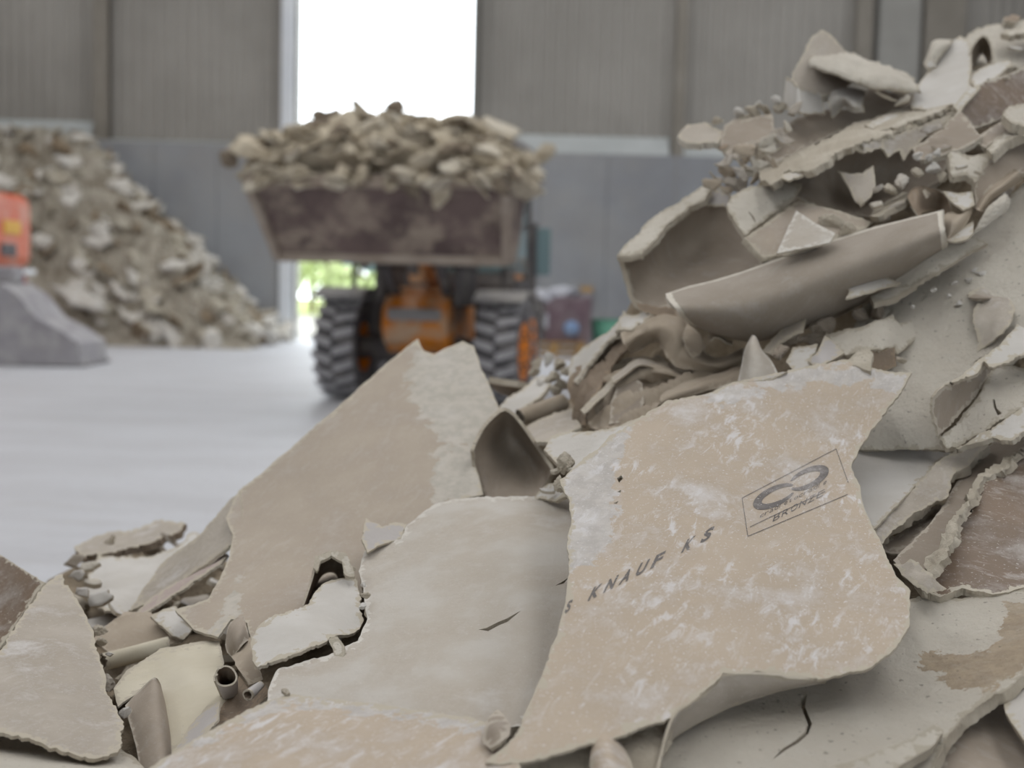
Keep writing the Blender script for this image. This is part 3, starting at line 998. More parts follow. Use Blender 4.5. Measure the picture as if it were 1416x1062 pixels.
for k, (dx, lab) in enumerate(((-0.30, 'white sack on top of the maroon crate, nearer the loader'), (0.08, 'white sack on top of the maroon crate, farther from the loader'))):
    me = chunk_mesh('sack', 60 + k, (0.26, 0.2, 0.15), 2, 0.12, 5)
    o = link('sack', me, M['sack'])
    o.location = (px0 + 0.12 + dx, CY - 0.05, 0.292 + ch + 0.03)
    tag(o, lab, 'sack')
g = empty('plastic_tub', (cx(845), CY + 0.3, 0))
hz = cz(442)
b = MB(); b.lathe([(0.0, 0.0), (0.0, 0.30), (hz, 0.36), (hz, 0.33), (0.05, 0.27), (0.05, 0.0)], 'z', 24); b.build('tub_body', M['green'], g)
b = MB(); b.lathe([(hz - 0.03, 0.36), (hz + 0.01, 0.38), (hz + 0.02, 0.33)], 'z', 24); b.build('rim', M['green'], g)
tag(g, 'green plastic tub on the floor behind the heap, right of the maroon crate', 'tub')
p = at_y(811, 414, WY - 0.45)
b = empty('wall_box', (float(p[0]), WY - 0.42, float(p[2])))
m = MB(); m.box((0, 0, 0), (0.26, 0.14, 0.30), bev=0.02); m.build('housing', M['dusty_steel'], b)
m = MB(); m.box((0, 0, 0.22), (0.28, 0.16, 0.12), bev=0.02); m.build('cap', M['pallet'], b)
tag(b, 'small dark grey box with a beige cap mounted on the concrete back wall', 'wall box')

# ------------------------------------------------------------------ wheel loader with raised, heaped bucket
M['tyre'] = plain_mat('tyre_dusty_hazed', (92, 91, 94), (78, 77, 80), 3, 0.85, dustc=(140, 136, 134), dust=0.55, dscale=5)  # real dust, plus background haze put into the lifted tone
M['lug'] = plain_mat('tyre_lug', (190, 189, 191), (150, 149, 152), 9, 0.85)
M['lorange'] = plain_mat('loader_orange', (214, 130, 32), (200, 116, 24), 2, 0.5, dustc=(186, 172, 152), dust=0.75, dscale=2.6)
M['rimo'] = plain_mat('rim_orange', (222, 128, 16), (210, 116, 10), 2, 0.5)
M['lgrey'] = plain_mat('fender_dusty', (150, 148, 148), (122, 119, 118), 3, 0.8, dustc=(184, 180, 174), dust=0.6, dscale=3)
M['ldark'] = plain_mat('chassis_dark', (86, 83, 84), (72, 70, 71), 3, 0.7, dustc=(140, 134, 128), dust=0.5, dscale=3)
M['bucket'] = plain_mat('bucket_steel', (116, 100, 96), (92, 78, 76), 1.6, 0.7, 0.2, 6, dustc=(172, 158, 142), dust=0.75, dscale=1.9)
M['bedge'] = plain_mat('bucket_edge', (168, 156, 144), (146, 132, 120), 2.5, 0.7)
def glass_mat():
    s = NT('cab_glass')
    s.color(rgb((150, 174, 178)))
    s.b.inputs['Roughness'].default_value = 0.12
    s.b.inputs['Specular IOR Level'].default_value = 0.5
    s.b.inputs['Transmission Weight'].default_value = 0.55
    s.b.inputs['IOR'].default_value = 1.2
    return s.m
M['glass'] = glass_mat()
ax = at_floor(474, 553)
LD = empty('wheel_loader', (-0.98, 13.75, 0), math.radians(-11))
R, TW, TR = 0.59, 0.46, 0.905
lug_me = None
def wheel(x, y, face):
    global lug_me
    b = MB()
    hw = TW / 2
    b.lathe([(-hw * .82, .27), (-hw * .97, .34), (-hw, .45), (-hw * .9, .52), (-hw * .7, .55), (hw * .7, .55), (hw * .9, .52), (hw, .45), (hw * .97, .34), (hw * .82, .27), (-hw * .82, .27)], 'x', 48)
    t = b.build('tyre', M['tyre'], LD)
    t.location = (x, y, R)
    if lug_me is None:
        m = MB()
        v = []
        for (xx, yy) in ((0.00, -0.03), (0.02, 0.045), (hw * 1.0, 0.115), (hw * 1.0, 0.03)):
            for z in (0.53, 0.592 if xx < 0.1 else 0.565): v.append((xx, yy, z))
        m.add(v, [(0, 2, 3, 1), (2, 4, 5, 3), (4, 6, 7, 5), (6, 0, 1, 7), (1, 3, 5, 7), (0, 6, 4, 2)])
        o = m.build('tread_lug', M['lug'], t)
        lug_me = o.data
        bpy.data.objects.remove(o)
    n = 19
    for k in range(n):
        for s in (0, 1):
            o = bpy.data.objects.new('tread_lug', lug_me)
            COL.objects.link(o)
            o.parent = t
            a = 2 * math.pi * (k + 0.5 * s) / n
            o.rotation_euler = Matrix.Rotation(a, 3, 'X').to_euler() if s == 0 else (Matrix.Rotation(a, 3, 'X')).to_euler()
            if s: o.scale = (-1, 1, 1)
    b = MB()
    f = face
    b.lathe([(f * hw * .80, .33), (f * hw * .99, .32), (f * hw * .92, .28), (f * hw * .88, .15), (f * hw * 1.0, .12), (f * hw * 1.0, 0.0)], 'x', 36)
    b.lathe([(-f * hw * .80, .29), (-f * hw * .84, .27), (-f * hw * .1, .25), (f * hw * .3, .12), (f * hw * .3, .0)], 'x', 36)
    r = b.build('rim', M['rimo'], LD)
    r.location = (x, y, R)
    b = MB()
    for k in range(8):
        a = 2 * math.pi * k / 8
        b = MB(); b.lathe([(0, 0), (0, .018), (f * .03, .018), (f * .03, 0)], 'x', 8, (f * hw * .9, .20 * math.cos(a), .20 * math.sin(a)))
        b.build('bolt', M['ldark'], r)
for y in (0.0, 2.35):
    ox = -0.34 if y > 1 else 0.0
    wheel(ox - TR, y, -1); wheel(ox + TR, y, 1)
    b = MB(); b.lathe([(-TR, .0), (-TR, .14), (-.45, .12), (-.2, .22), (.2, .22), (.45, .12), (TR, .14), (TR, 0)], 'x', 20, (ox, y, R)); b.build('axle', M['ldark'], LD)
b = MB(); b.prism([(-0.42, 0.70), (-0.50, 0.85), (-0.46, 1.05), (-0.30, 1.18), (0.2, 1.28), (1.1, 1.28), (1.1, 0.6), (-0.2, 0.55)], -0.36, 0.36); b.build('front_frame', M['lorange'], LD)
b = MB(); b.box((0, -0.34, 0.98), (0.60, 0.42, 0.14), bev=0.05); b.build('nose_plate', M['lgrey'], LD)
for s in (-1, 1):
    b = MB(); b.box((s * 0.42, 0.1, 1.32), (0.06, 0.9, 0.5), bev=0.02); b.build('tower_plate', M['ldark'], LD)
    b = MB(); b.bar((s * 0.42, 0.55, 1.60), (s * 0.42, -0.95, 1.66), 0.10, 0.24); b.build('lift_arm', M['ldark'], LD)
    b = MB(); b.bar((s * 0.30, 0.2, 0.85), (s * 0.30, -0.55, 1.5), 0.10); b.build('lift_cylinder', M['ldark'], LD)
    # fender: arched top plate over the wheel
    b = MB()
    prof = [(-0.42, 1.16), (-0.15, 1.26), (0.35, 1.26), (0.72, 1.05), (0.70, 1.02), (0.34, 1.225), (-0.15, 1.225), (-0.41, 1.13)]
    b.prism(prof, s * TR - 0.28, s * TR + 0.28); b.build('fender', M['lgrey'], LD)
    b = MB(); b.box((s * 0.62, 0.30, 0.95), (0.16, 0.5, 0.5), bev=0.03); b.build('fender_bracket', M['ldark'], LD)
    b = MB(); b.bar((s * 0.86, 0.05, 1.26), (s * 0.86, 0.05, 1.72), 0.05); bb = b.build('lamp_post', M['ldark'], LD)
    b = MB(); b.box((s * 0.86, 0.0, 1.58), (0.24, 0.10, 0.16), bev=0.02); b.build('headlamp', M['glass'], bb)
b = MB(); b.box((0, -0.05, 1.58), (0.95, 0.14, 0.16), bev=0.03); b.build('cross_tube', M['ldark'], LD)
b = MB(); b.bar((0, 0.5, 1.35), (0, -0.55, 1.75), 0.16, 0.2); b.build('tilt_cylinder', M['lorange'], LD)
b = MB(); b.bar((0, -0.35, 1.35), (0, -0.55, 2.05), 0.14, 0.2); b.build('tilt_lever', M['lorange'], LD)
b = MB(); b.bar((0, -0.5, 1.45), (0, -1.0, 1.75), 0.08, 0.1); b.build('tilt_link', M['ldark'], LD)
# cab
CX0 = 0.10
b = MB(); b.box((CX0, 1.55, 1.22), (1.5, 1.35, 0.35), bev=0.04); b.build('cab_base', M['ldark'], LD)
cab = MB()
for sx in (-0.66, 0.66):
    for (ya, yb) in ((0.95, 1.05), (2.1, 2.05)):
        cab.bar((CX0 + sx, ya, 1.38), (CX0 + sx * 0.92, yb, 2.95), 0.09)
cab.bar((CX0 - .66, .95, 1.42), (CX0 + .66, .95, 1.42), 0.08)
cab.bar((CX0 - .6, 1.05, 2.92), (CX0 + .6, 1.05, 2.92), 0.08)
cb = cab.build('cab_frame', M['ldark'], LD)
b = MB(); b.box((CX0, 1.55, 3.0), (1.4, 1.35, 0.12), bev=0.05); b.build('cab_roof', M['lgrey'], LD)
b = MB(); b.add([(CX0 - .60, .96, 1.46), (CX0 + .60, .96, 1.46), (CX0 + .55, 1.05, 2.88), (CX0 - .55, 1.05, 2.88)], [(0, 1, 2, 3)]); o = b.build('windscreen', M['glass'], cb)
for sx in (-.66, .66):
    b = MB(); b.add([(CX0 + sx, 1.02, 1.46), (CX0 + sx, 2.08, 1.46), (CX0 + sx * .93, 2.03, 2.88), (CX0 + sx * .93, 1.08, 2.88)], [(0, 1, 2, 3)]); b.build('side_window', M['glass'], cb)
b = MB(); b.box((CX0, 1.7, 1.75), (0.5, 0.3, 0.6), bev=0.08); b.build('seat', M['dark'], LD)
b = MB(); b.box((0, 2.75, 1.25), (1.15, 1.3, 0.85), bev=0.12); b.build('engine_hood', M['lorange'], LD)
b = MB(); b.box((0, 3.45, 0.85), (1.5, 0.3, 0.6), bev=0.06); b.build('counterweight', M['ldark'], LD)
b = MB(); b.lathe([(1.6, 0), (1.6, .06), (2.4, .06), (2.4, 0)], 'z', 12, (-.35, 2.7, 0)); b.build('exhaust', M['ldark'], LD)
for s in (-1, 1):
    b = MB(); b.bar((CX0 + s * 0.95, 0.9, 1.15), (CX0 + s * 0.95, 0.9, 2.05), 0.05); b.bar((CX0 + s * 0.66, 0.98, 2.0), (CX0 + s * 0.95, 0.9, 2.0), 0.04); mm = b.build('mirror_post', M['ldark'], LD)
    b = MB(); b.box((CX0 + s * 1.06, 0.9, 1.72), (0.16, 0.05, 0.55), bev=0.02); b.build('mirror', M['glass'], mm)
# bucket, crowded back: the camera sees its underside
WB, WL = 1.17, 1.26
def plate(pts, t, name, mat, parent):
    """quad given by 4 points, thickened"""
    p = [Vector(q) for q in pts]
    n = (p[1] - p[0]).cross(p[3] - p[0]).normalized() * t
    m = MB(); m.add([tuple(q) for q in p] + [tuple(q + n) for q in p], [(0, 1, 2, 3), (7, 6, 5, 4), (0, 4, 5, 1), (1, 5, 6, 2), (2, 6, 7, 3), (3, 7, 4, 0)])
    return m.build(name, mat, parent)
prof = [(-1.98, 2.25), (-1.40, 1.56), (-1.12, 1.52), (-0.86, 1.72), (-0.74, 2.15), (-0.84, 2.62)]
wid = [WL, WB, WB, WB, WB + .03, WB + .06]
bm_ = MB()
n = len(prof)
v = []
for sgn in (-1, 1):
    for (y, z), ww in zip(prof, wid): v.append((sgn * ww, y, z))
inn = [(y + (0.03 if k < 2 else -0.01 if k < 3 else -0.03), z + (0.03 if k < 3 else 0.0)) for k, (y, z) in enumerate(prof)]
for sgn in (-1, 1):
    for (y, z), ww in zip(inn, wid): v.append((sgn * ww, y, z))
f = []
for i in range(n - 1):
    f.append((i, i + 1, n + i + 1, n + i)); f.append((2 * n + i, 3 * n + i, 3 * n + i + 1, 2 * n + i + 1))
for a in (0, n - 1): f.append((a, n + a, 3 * n + a, 2 * n + a))
for sgn in (0, 1):
    for i in range(n - 1):
        o = sgn * n
        f.append((o + i, 2 * n + o + i, 2 * n + o + i + 1, o + i + 1))
bm_.add(v, f)
bko = bm_.build('bucket', M['bucket'], LD)
for sgn in (-1, 1):
    m = MB()
    vv = [(sgn * ww, y, z) for (y, z), ww in zip(prof, wid)]
    vv += [(sgn * (ww + 0.035), y, z) for (y, z), ww in zip(prof, wid)]
    m.add(vv, [tuple(range(n)), tuple(range(2 * n - 1, n - 1, -1))] + [(i, (i + 1) % n, n + (i + 1) % n, n + i) for i in range(n)])
    m.build('side_plate', M['bucket'], bko)
    m = MB(); m.bar((sgn * (WL + .02), -2.0, 2.25), (sgn * (WB + .02), -1.42, 1.55), 0.09, 0.05); m.build('side_cutter', M['bedge'], bko)
m = MB(); m.bar((-WL - .03, -2.0, 2.27), (WL + .03, -2.0, 2.27), 0.06, 0.12); m.build('cutting_edge', M['bedge'], bko)
m = MB(); m.bar((-WB - .03, -1.41, 1.55), (WB + .03, -1.41, 1.55), 0.07, 0.09); m.build('heel_strip', M['bedge'], bko)
for k in (-1, 1):
    m = MB(); m.bar((k * 0.42, -1.0, 1.5), (k * 0.42, -0.8, 1.95), 0.12, 0.2); m.build('hinge_bracket', M['ldark'], bko)
tag(LD, 'orange and grey wheel loader facing the camera with its heaped bucket raised', 'wheel loader')

# load in the bucket
LDM = Matrix.Translation((-0.98, 13.75, 0)) @ Matrix.Rotation(math.radians(-11), 4, 'Z')
def load_h(x, y):
    k = max(0.0, 1 - abs(x / 1.46) ** 3.2)
    j = max(0.0, 1 - abs((y + 1.32) / 0.78) ** 2.4)
    bump = 0.10 * math.sin(x * 5 + 1) * math.sin(y * 6)
    return 2.22 + (0.74 + bump) * (k ** 0.8) * (j ** 0.7)
nx, ny = 70, 30
pts = np.array([(x, y, load_h(x, y) if abs(x) < 1.42 else 2.3) for y in np.linspace(-1.98, -0.62, ny) for x in np.linspace(-1.43, 1.43, nx)])
pts[:, 2] += 0.05 * fnoise(pts, 3.0, 0.7)
bot = pts.copy()
bot[:, 2] = 2.12
bot[:, 0] *= 0.79; bot[:, 1] = -1.22 + (bot[:, 1] + 1.32) * 0.5
q = [(j * nx + i, j * nx + i + 1, (j + 1) * nx + i + 1, (j + 1) * nx + i) for j in range(ny - 1) for i in range(nx - 1)]
N = len(pts)
idx = np.arange(N).reshape(ny, nx)
lp = list(idx[0]) + list(idx[1:, -1]) + list(idx[-1, :-1][::-1]) + list(idx[1:-1, 0][::-1])
q2 = q + [tuple(a + N for a in r[::-1]) for r in q] + [(a, a + N, b_ + N, b_) for a, b_ in zip(lp, lp[1:] + lp[:1])]
allp = np.concatenate([pts, bot])
wp = [LDM @ Vector(p) for p in allp]
M['loadm'] = plain_mat('bucket_load', (204, 194, 174), (172, 160, 140), 5, 0.95, 0.8, 20)
M['loadw'] = plain_mat('bucket_load_pale', (206, 199, 184), (186, 176, 158), 5, 0.95, 0.6, 20)
M['loadd'] = plain_mat('bucket_load_dark', (138, 126, 110), (116, 105, 92), 5, 0.95, 0.6, 20)
me = pydata('bucket_rubble', wp, q2)
tag(link('bucket_rubble', me, M['loadm']), 'beige gypsum rubble heaped in the raised loader bucket', 'rubble', kind='stuff')
lm = []
for k in range(10):
    me = slab_mesh('load_scrap', 400 + k, (0.17 + .03 * (k % 4), 0.11 + .02 * (k % 3)), 0.022, 8, 0.18 * ((k % 3) - 1))
    for c in range(3): me.materials.append(M[['loadm', 'loadw', 'loadd', 'loadm'][(k + c) % 4]])
    lm.append(me)
for k in range(5):
    me = chunk_mesh('load_scrap', 430 + k, (0.12, 0.10, 0.06), 1, 0.14)
    me.materials.append(M[['loadm', 'loadw', 'loadd'][k % 3]])
    lm.append(me)
rr = random.Random(11)
for k in range(190):
    x = rr.uniform(-1.40, 1.40); y = rr.uniform(-2.02, -0.75)
    if rr.random() < 0.5: y = rr.uniform(-2.06, -1.6)
    z = load_h(x, y) + 0.02
    if k % 5 == 0: y = rr.uniform(-2.09, -2.03); z = rr.uniform(2.2, 2.34); x = rr.uniform(-1.2, 1.25)
    o = bpy.data.objects.new('load_scrap', lm[rr.randrange(len(lm))])
    COL.objects.link(o)
    o.location = LDM @ Vector((x, y, z))
    o.rotation_euler = (rr.uniform(-.2, 1.0), rr.uniform(-.6, .6), rr.uniform(0, 6.28))
    s = rr.uniform(0.6, 1.35)
    o.scale = (s, s, s)
    cn = o.data.materials[0].name
    wd = 'pale' if 'pale' in cn else ('dark' if 'dark' in cn else 'beige')
    sh = 'lump' if len(o.data.materials) == 1 else 'flat scrap'
    tag(o, '%s %s of plasterboard in the heap on the raised loader bucket' % (wd, sh), 'plasterboard scrap', '%s %ss heaped on the loader bucket' % (wd, sh))
def load_one(px, py, y, s, mat, label, seed, lump=True):
    me = chunk_mesh('load_scrap', seed + 40, s, 2, 0.06, 16) if lump else slab_mesh('load_scrap', seed, s[:2], s[2], 9, 0.15)
    for c in range(1 if lump else 3): me.materials.append(M[mat])
    o = link('load_scrap', me, None)
    o.location = at_y(px, py, y)
    o.rotation_euler = (0.5, 0.1 if px < 500 else 0.35, 0.2)
    tag(o, label, 'plasterboard scrap')
load_one(550, 146, 12.45, (0.16, 0.12, 0.10), 'loadd', 'dark grey lump at the very top of the bucket load', 1)
load_one(444, 158, 12.4, (0.12, 0.1, 0.07), 'loadd', 'small dark peak left of centre on top of the bucket load', 2)
load_one(698, 182, 12.3, (0.28, 0.2, 0.04), 'loadw', 'pale board lying on the right side of the bucket load', 3, False)
load_one(318, 216, 12.1, (0.12, 0.10, 0.09), 'loadd', 'brown scrap overhanging the left end of the bucket load', 4)
load_one(350, 208, 12.1, (0.30, 0.24, 0.15), 'loadm', 'beige lump overhanging the left end of the bucket', 5)
load_one(752, 212, 12.0, (0.10, 0.10, 0.16), 'loadm', 'brownish scrap hanging down at the right end of the bucket load', 6)
load_one(728, 225, 11.9, (0.12, 0.10, 0.17), 'loadm', 'beige clod drooping over the right corner of the bucket', 7)
load_one(612, 268, 11.7, (0.12, 0.04, 0.20), 'loadm', 'beige dirt streak clinging to the bucket underside', 8)

# ------------------------------------------------------------------ the heap in front: large sheets
BD, SC_, GC = 'plasterboard', 'paper scrap', 'gypsum chunk'
S1 = sheet('printed_board', 'large tan scuffed plasterboard sheet with KNAUF KS print and a logo stamp', BD,
  [(838, 609), (878, 581), (920, 555), (978, 544), (1021, 527), (1080, 514), (1141, 503), (1169, 497), (1200, 510), (1261, 515),
   (1250, 535), (1236, 555), (1210, 590), (1190, 618), (1177, 647), (1190, 672), (1196, 708), (1218, 751), (1240, 798), (1259, 817), (1257, 868),
   (1238, 897), (1202, 924), (1140, 938), (1094, 937), (1058, 930), (1000, 930), (987, 946), (955, 969), (928, 993), (856, 1018), (812, 1030), (753, 1050),
   (691, 1058), (671, 1054), (691, 1038), (716, 1013), (731, 976), (747, 939), (765, 889), (778, 849), (787, 793), (784, 759), (790, 720), (788, 692), (774, 663), (793, 647)],
  [(841, 607, 1.62), (1169, 497, 1.80), (1261, 516, 1.75), (700, 1045, 1.055), (1256, 870, 1.245), (1000, 740, 1.405), (788, 693, 1.47), (1190, 620, 1.66), (1000, 930, 1.155), (1140, 938, 1.185), (900, 1000, 1.09)],
  ('kraft', 'back', 'core'), t=0.003, tear=1.5, step=8, bump=0.0012,
  peel=[[(780, 640), (800, 640), (850, 598), (882, 578), (850, 640), (852, 700), (840, 760), (800, 790), (770, 800), (780, 700)],
        [(955, 550), (1100, 505), (1262, 505), (1262, 545), (1200, 533), (1130, 527), (1050, 545), (1000, 560)]],
  holes=[[(853, 661), (859, 657), (862, 661), (856, 667)], [(853, 680), (859, 677), (858, 681)], [(848, 696), (855, 693), (853, 697)]])
sheet('tan_board', 'large smooth tan board sheet rising to a pointed peak in front of the loader wheels', BD,
  [(578, 468), (586, 485), (600, 490), (640, 472), (655, 478), (665, 510), (680, 540), (692, 572), (662, 610), (657, 640), (668, 684), (620, 696), (590, 712), (562, 738), (545, 760), (530, 790), (500, 820),
   (470, 850), (430, 870), (390, 880), (350, 905), (342, 862), (320, 856), (302, 882), (270, 872), (242, 843), (288, 828), (304, 800), (318, 770), (322, 740), (312, 715), (330, 678), (395, 625), (470, 560), (540, 497)],
  [(578, 468, 2.42), (690, 572, 2.16), (312, 700, 2.06), (345, 885, 1.60), (560, 738, 1.86), (245, 845, 1.72), (470, 640, 2.07)],
  ('kraft_plain', 'back', 'core'), t=0.004, tear=0.7, step=10, bump=0.002,
  peel=[[(588, 465), (650, 465), (670, 500), (700, 572), (662, 612), (640, 628), (605, 602), (572, 562), (562, 520)],
        [(600, 625), (640, 615), (660, 615), (672, 690), (600, 700)], [(285, 880), (330, 800), (330, 850), (310, 890)]])
sheet('grey_board', 'broad pale grey board face with a short crack, in the middle foreground', BD,
  [(505, 762), (530, 750), (555, 746), (562, 728), (585, 708), (602, 697), (625, 690), (660, 687), (720, 687), (790, 685), (830, 720), (830, 800), (815, 900), (760, 990), (720, 1004), (660, 1002), (600, 998),
   (520, 990), (440, 985), (366, 985), (372, 950), (385, 925), (455, 905), (495, 885), (508, 855), (503, 815), (496, 790)],
  [(620, 692, 1.86), (700, 700, 1.79), (700, 687, 1.85), (785, 687, 1.84), (510, 770, 1.71), (380, 955, 1.31), (600, 985, 1.225), (790, 850, 1.44), (740, 985, 1.23)],
  ('grey', 'back', 'core'), t=0.011, tear=1.0, step=9, bump=0.002,
  holes=[[(662, 870), (672, 868), (688, 860), (700, 855), (721, 844), (702, 859), (690, 864), (675, 872)], [(768, 810), (779, 804), (786, 799), (780, 807)]])
sheet('scuffed_board', 'scuffed tan board sheet with a chalky torn rim along the bottom edge of the picture', BD,
  [(120, 1140), (150, 1100), (208, 1061), (290, 1010), (365, 971), (405, 960), (470, 967), (530, 974), (600, 985), (650, 991), (672, 998), (690, 1006), (704, 1030), (720, 1060), (720, 1140)],
  [(405, 961, 1.235), (405, 985, 1.185), (600, 986, 1.18), (600, 1010, 1.14), (300, 1062, 1.07), (600, 1080, 1.03), (688, 1020, 1.105), (210, 1062, 1.10), (200, 1130, 1.0)],
  ('kraft', 'back', 'core'), t=0.012, tear=1.2, step=9, bump=0.0015,
  peel=[[(395, 950), (600, 978), (700, 1000), (700, 1022), (660, 1012), (600, 998), (500, 985), (400, 972), (300, 1020), (220, 1068), (190, 1075)]])
sheet('gypsum_board', 'cream gypsum slab with tan paper patch and crack, below the printed sheet', BD,
  [(880, 1120), (905, 1040), (930, 1000), (985, 955), (1100, 920), (1215, 890), (1245, 850), (1250, 828), (1290, 821), (1330, 828), (1370, 822), (1416, 812), (1480, 800), (1480, 880),
   (1416, 932), (1398, 950), (1375, 960), (1330, 995), (1305, 1030), (1292, 1062), (1275, 1120)],
  [(1300, 830, 1.42), (1100, 930, 1.30), (1260, 900, 1.33), (1416, 930, 1.21), (1416, 812, 1.42), (1100, 1062, 1.10), (930, 1010, 1.17), (1290, 1062, 1.10), (1150, 985, 1.21), (1285, 915, 1.315)],
  ('gyp', 'back', 'core'), t=0.012, tear=1.5, step=9, bump=0.002,
  peel=[[(1262, 912), (1300, 908), (1375, 898), (1385, 860), (1392, 832), (1420, 838), (1485, 830), (1485, 880), (1416, 925), (1395, 940), (1370, 955), (1310, 957), (1305, 940), (1285, 928)]],
  holes=[[(1107, 962), (1116, 958), (1113, 975), (1119, 990), (1123, 1000), (1118, 1014), (1104, 1027), (1085, 1038), (1068, 1050), (1083, 1035), (1100, 1024), (1113, 1012), (1117, 1001), (1113, 990), (1108, 976)]])
loft('curled_edge', 'grey paper edge curling down under the lower rim of the printed tan sheet', SC_,
  [[(908, 1075, 1.05), (930, 994, 1.088), (956, 970, 1.11), (988, 946, 1.14), (1002, 931, 1.152), (1058, 931, 1.16), (1096, 938, 1.17), (1142, 939, 1.19)],
   [(905, 1080, 1.075), (930, 1008, 1.115), (960, 985, 1.13), (992, 970, 1.15), (1010, 958, 1.165), (1060, 951, 1.175), (1096, 948, 1.185), (1142, 942, 1.2)],
   [(900, 1082, 1.11), (925, 1030, 1.14), (955, 1008, 1.16), (992, 990, 1.18), (1016, 978, 1.195), (1062, 963, 1.21), (1098, 953, 1.22), (1144, 944, 1.23)]],
  ('greytan', 'back', 'core'), nu=12, nv=50, tear=0.002)

# right hand side of the heap
sheet('white_board', 'broad dusty white board face with a long crack on the right slope of the heap', BD,
  [(1195, 420), (1260, 378), (1310, 338), (1350, 318), (1416, 252), (1480, 235), (1480, 480), (1416, 480), (1360, 530), (1310, 545), (1300, 600), (1316, 622), (1186, 622), (1140, 600), (1140, 530), (1170, 480)],
  [(1416, 250, 2.08), (1195, 420, 2.06), (1250, 616, 1.78), (1450, 480, 1.78), (1300, 480, 1.89), (1200, 600, 1.82), (1330, 400, 1.95), (1250, 622, 1.785)],
  ('gyp', 'back', 'core'), t=0.012, tear=0.7, step=9, bump=0.004,
  holes=[[(1318, 425), (1326, 418), (1331, 414), (1329, 421), (1322, 427)], [(1345, 502), (1352, 496), (1358, 492), (1352, 500)]])
sheet('board_layer', 'thin upper layer of white board with a straight cracked edge below the rolled board', BD,
  [(1206, 419), (1240, 405), (1272, 391), (1310, 368), (1345, 346), (1366, 337), (1345, 328), (1310, 334), (1262, 352), (1235, 370), (1216, 395)],
  [(1206, 419, 2.02), (1366, 337, 1.965), (1262, 352, 1.99), (1290, 380, 1.945)], ('gyp', 'brown', 'core'), t=0.008, tear=1.2, step=6)
sheet('white_paper', 'smooth white sheet in shade below the front edge of the white board', BD,
  [(1165, 618), (1200, 612), (1345, 606), (1340, 616), (1300, 637), (1258, 682), (1206, 733), (1180, 735), (1165, 680)],
  [(1250, 622, 1.83), (1340, 610, 1.85), (1206, 733, 1.585), (1170, 640, 1.79), (1280, 660, 1.72)], ('white', 'back', 'core'), t=0.003, tear=0.8, step=8)
sheet('torn_edge', 'thick crumbling torn edge strip of layered paper and gypsum beside the shaded white sheet', BD,
  [(1203, 731), (1216, 718), (1258, 681), (1300, 637), (1337, 616), (1369, 609), (1360, 624), (1332, 648), (1314, 666), (1312, 687), (1269, 708), (1240, 731), (1216, 754), (1206, 744)],
  [(1203, 735, 1.60), (1258, 690, 1.67), (1337, 622, 1.76), (1300, 670, 1.685), (1230, 740, 1.60)], ('greytan', 'brown', 'core'), t=0.014, tear=1.6, step=4, crumple=0.0035, cfreq=20, cdir=((1203, 735, 1.6), (1360, 615, 1.76)))
sheet('torn_liner', 'dark brown torn paper liner in the gap under the crumbling edge strip', SC_,
  [(1217, 752), (1250, 735), (1290, 706), (1321, 684), (1314, 700), (1290, 722), (1262, 752), (1246, 766), (1225, 764)],
  [(1217, 752, 1.66), (1321, 684, 1.74), (1250, 760, 1.62)], ('back', 'brown', 'core'), t=0.002, tear=1.0, step=6, crumple=0.003)
sheet('striped_liner', 'grey-brown inner liner face in the deep gap left of the dark tan board', BD,
  [(1235, 775), (1262, 750), (1300, 705), (1322, 668), (1345, 640), (1375, 610), (1412, 592), (1425, 610), (1390, 645), (1365, 665), (1345, 700), (1322, 745), (1290, 795), (1262, 800)],
  [(1240, 780, 1.55), (1375, 612, 1.82), (1412, 600, 1.82), (1290, 790, 1.52), (1340, 690, 1.66)], ('back', 'brown', 'core'), t=0.003, tear=1.0, step=7)
sheet('dark_tan_board', 'dark tan glossy board with white scuffs at the right edge of the picture', BD,
  [(1265, 802), (1290, 786), (1312, 745), (1332, 712), (1350, 685), (1365, 660), (1394, 643), (1416, 622), (1480, 590), (1480, 815), (1416, 812), (1372, 822), (1330, 813), (1300, 826), (1275, 816)],
  [(1416, 622, 1.72), (1400, 805, 1.425), (1275, 805, 1.44), (1350, 685, 1.60), (1480, 700, 1.57)], ('kraft_dark', 'back', 'core'), t=0.010, tear=1.2, step=8,
  peel=())
sheet('torn_gypsum_strip', 'ragged cream gypsum rim along the left edge of the dark tan board', BD,
  [(1279, 784), (1296, 760), (1311, 734), (1332, 699), (1353, 660), (1385, 641), (1412, 622), (1394, 646), (1365, 660), (1348, 686), (1336, 708), (1326, 722), (1322, 748), (1311, 771), (1296, 786), (1287, 797)],
  [(1279, 790, 1.435), (1412, 622, 1.705), (1332, 705, 1.545), (1300, 775, 1.435)], ('core', 'back', 'core'), t=0.010, tear=2.0, step=4, crumple=0.004, cfreq=22)
sheet('curled_bit', 'small grey curled torn bit at the lower left tip of the dark tan board', SC_,
  [(1238, 783), (1261, 776), (1276, 788), (1290, 800), (1306, 816), (1280, 822), (1262, 808), (1252, 800)],
  [(1238, 783, 1.44), (1306, 816, 1.40), (1265, 780, 1.42), (1270, 805, 1.395)], ('greytan', 'brown', 'core'), t=0.003, tear=1.4, step=4, crumple=0.004, cfreq=18)
sheet('curl_underside', 'dark torn flap folding forward on the right slope above the crumbling strip', BD,
  [(1290, 553), (1296, 540), (1320, 528), (1352, 516), (1360, 496), (1373, 507), (1352, 545), (1325, 575), (1298, 603), (1291, 575)],
  [(1290, 553, 1.70), (1360, 497, 1.76), (1298, 603, 1.70), (1330, 545, 1.745), (1372, 508, 1.78)], ('back', 'white', 'core'), t=0.004, tear=1.6, step=5, bump=0.003)
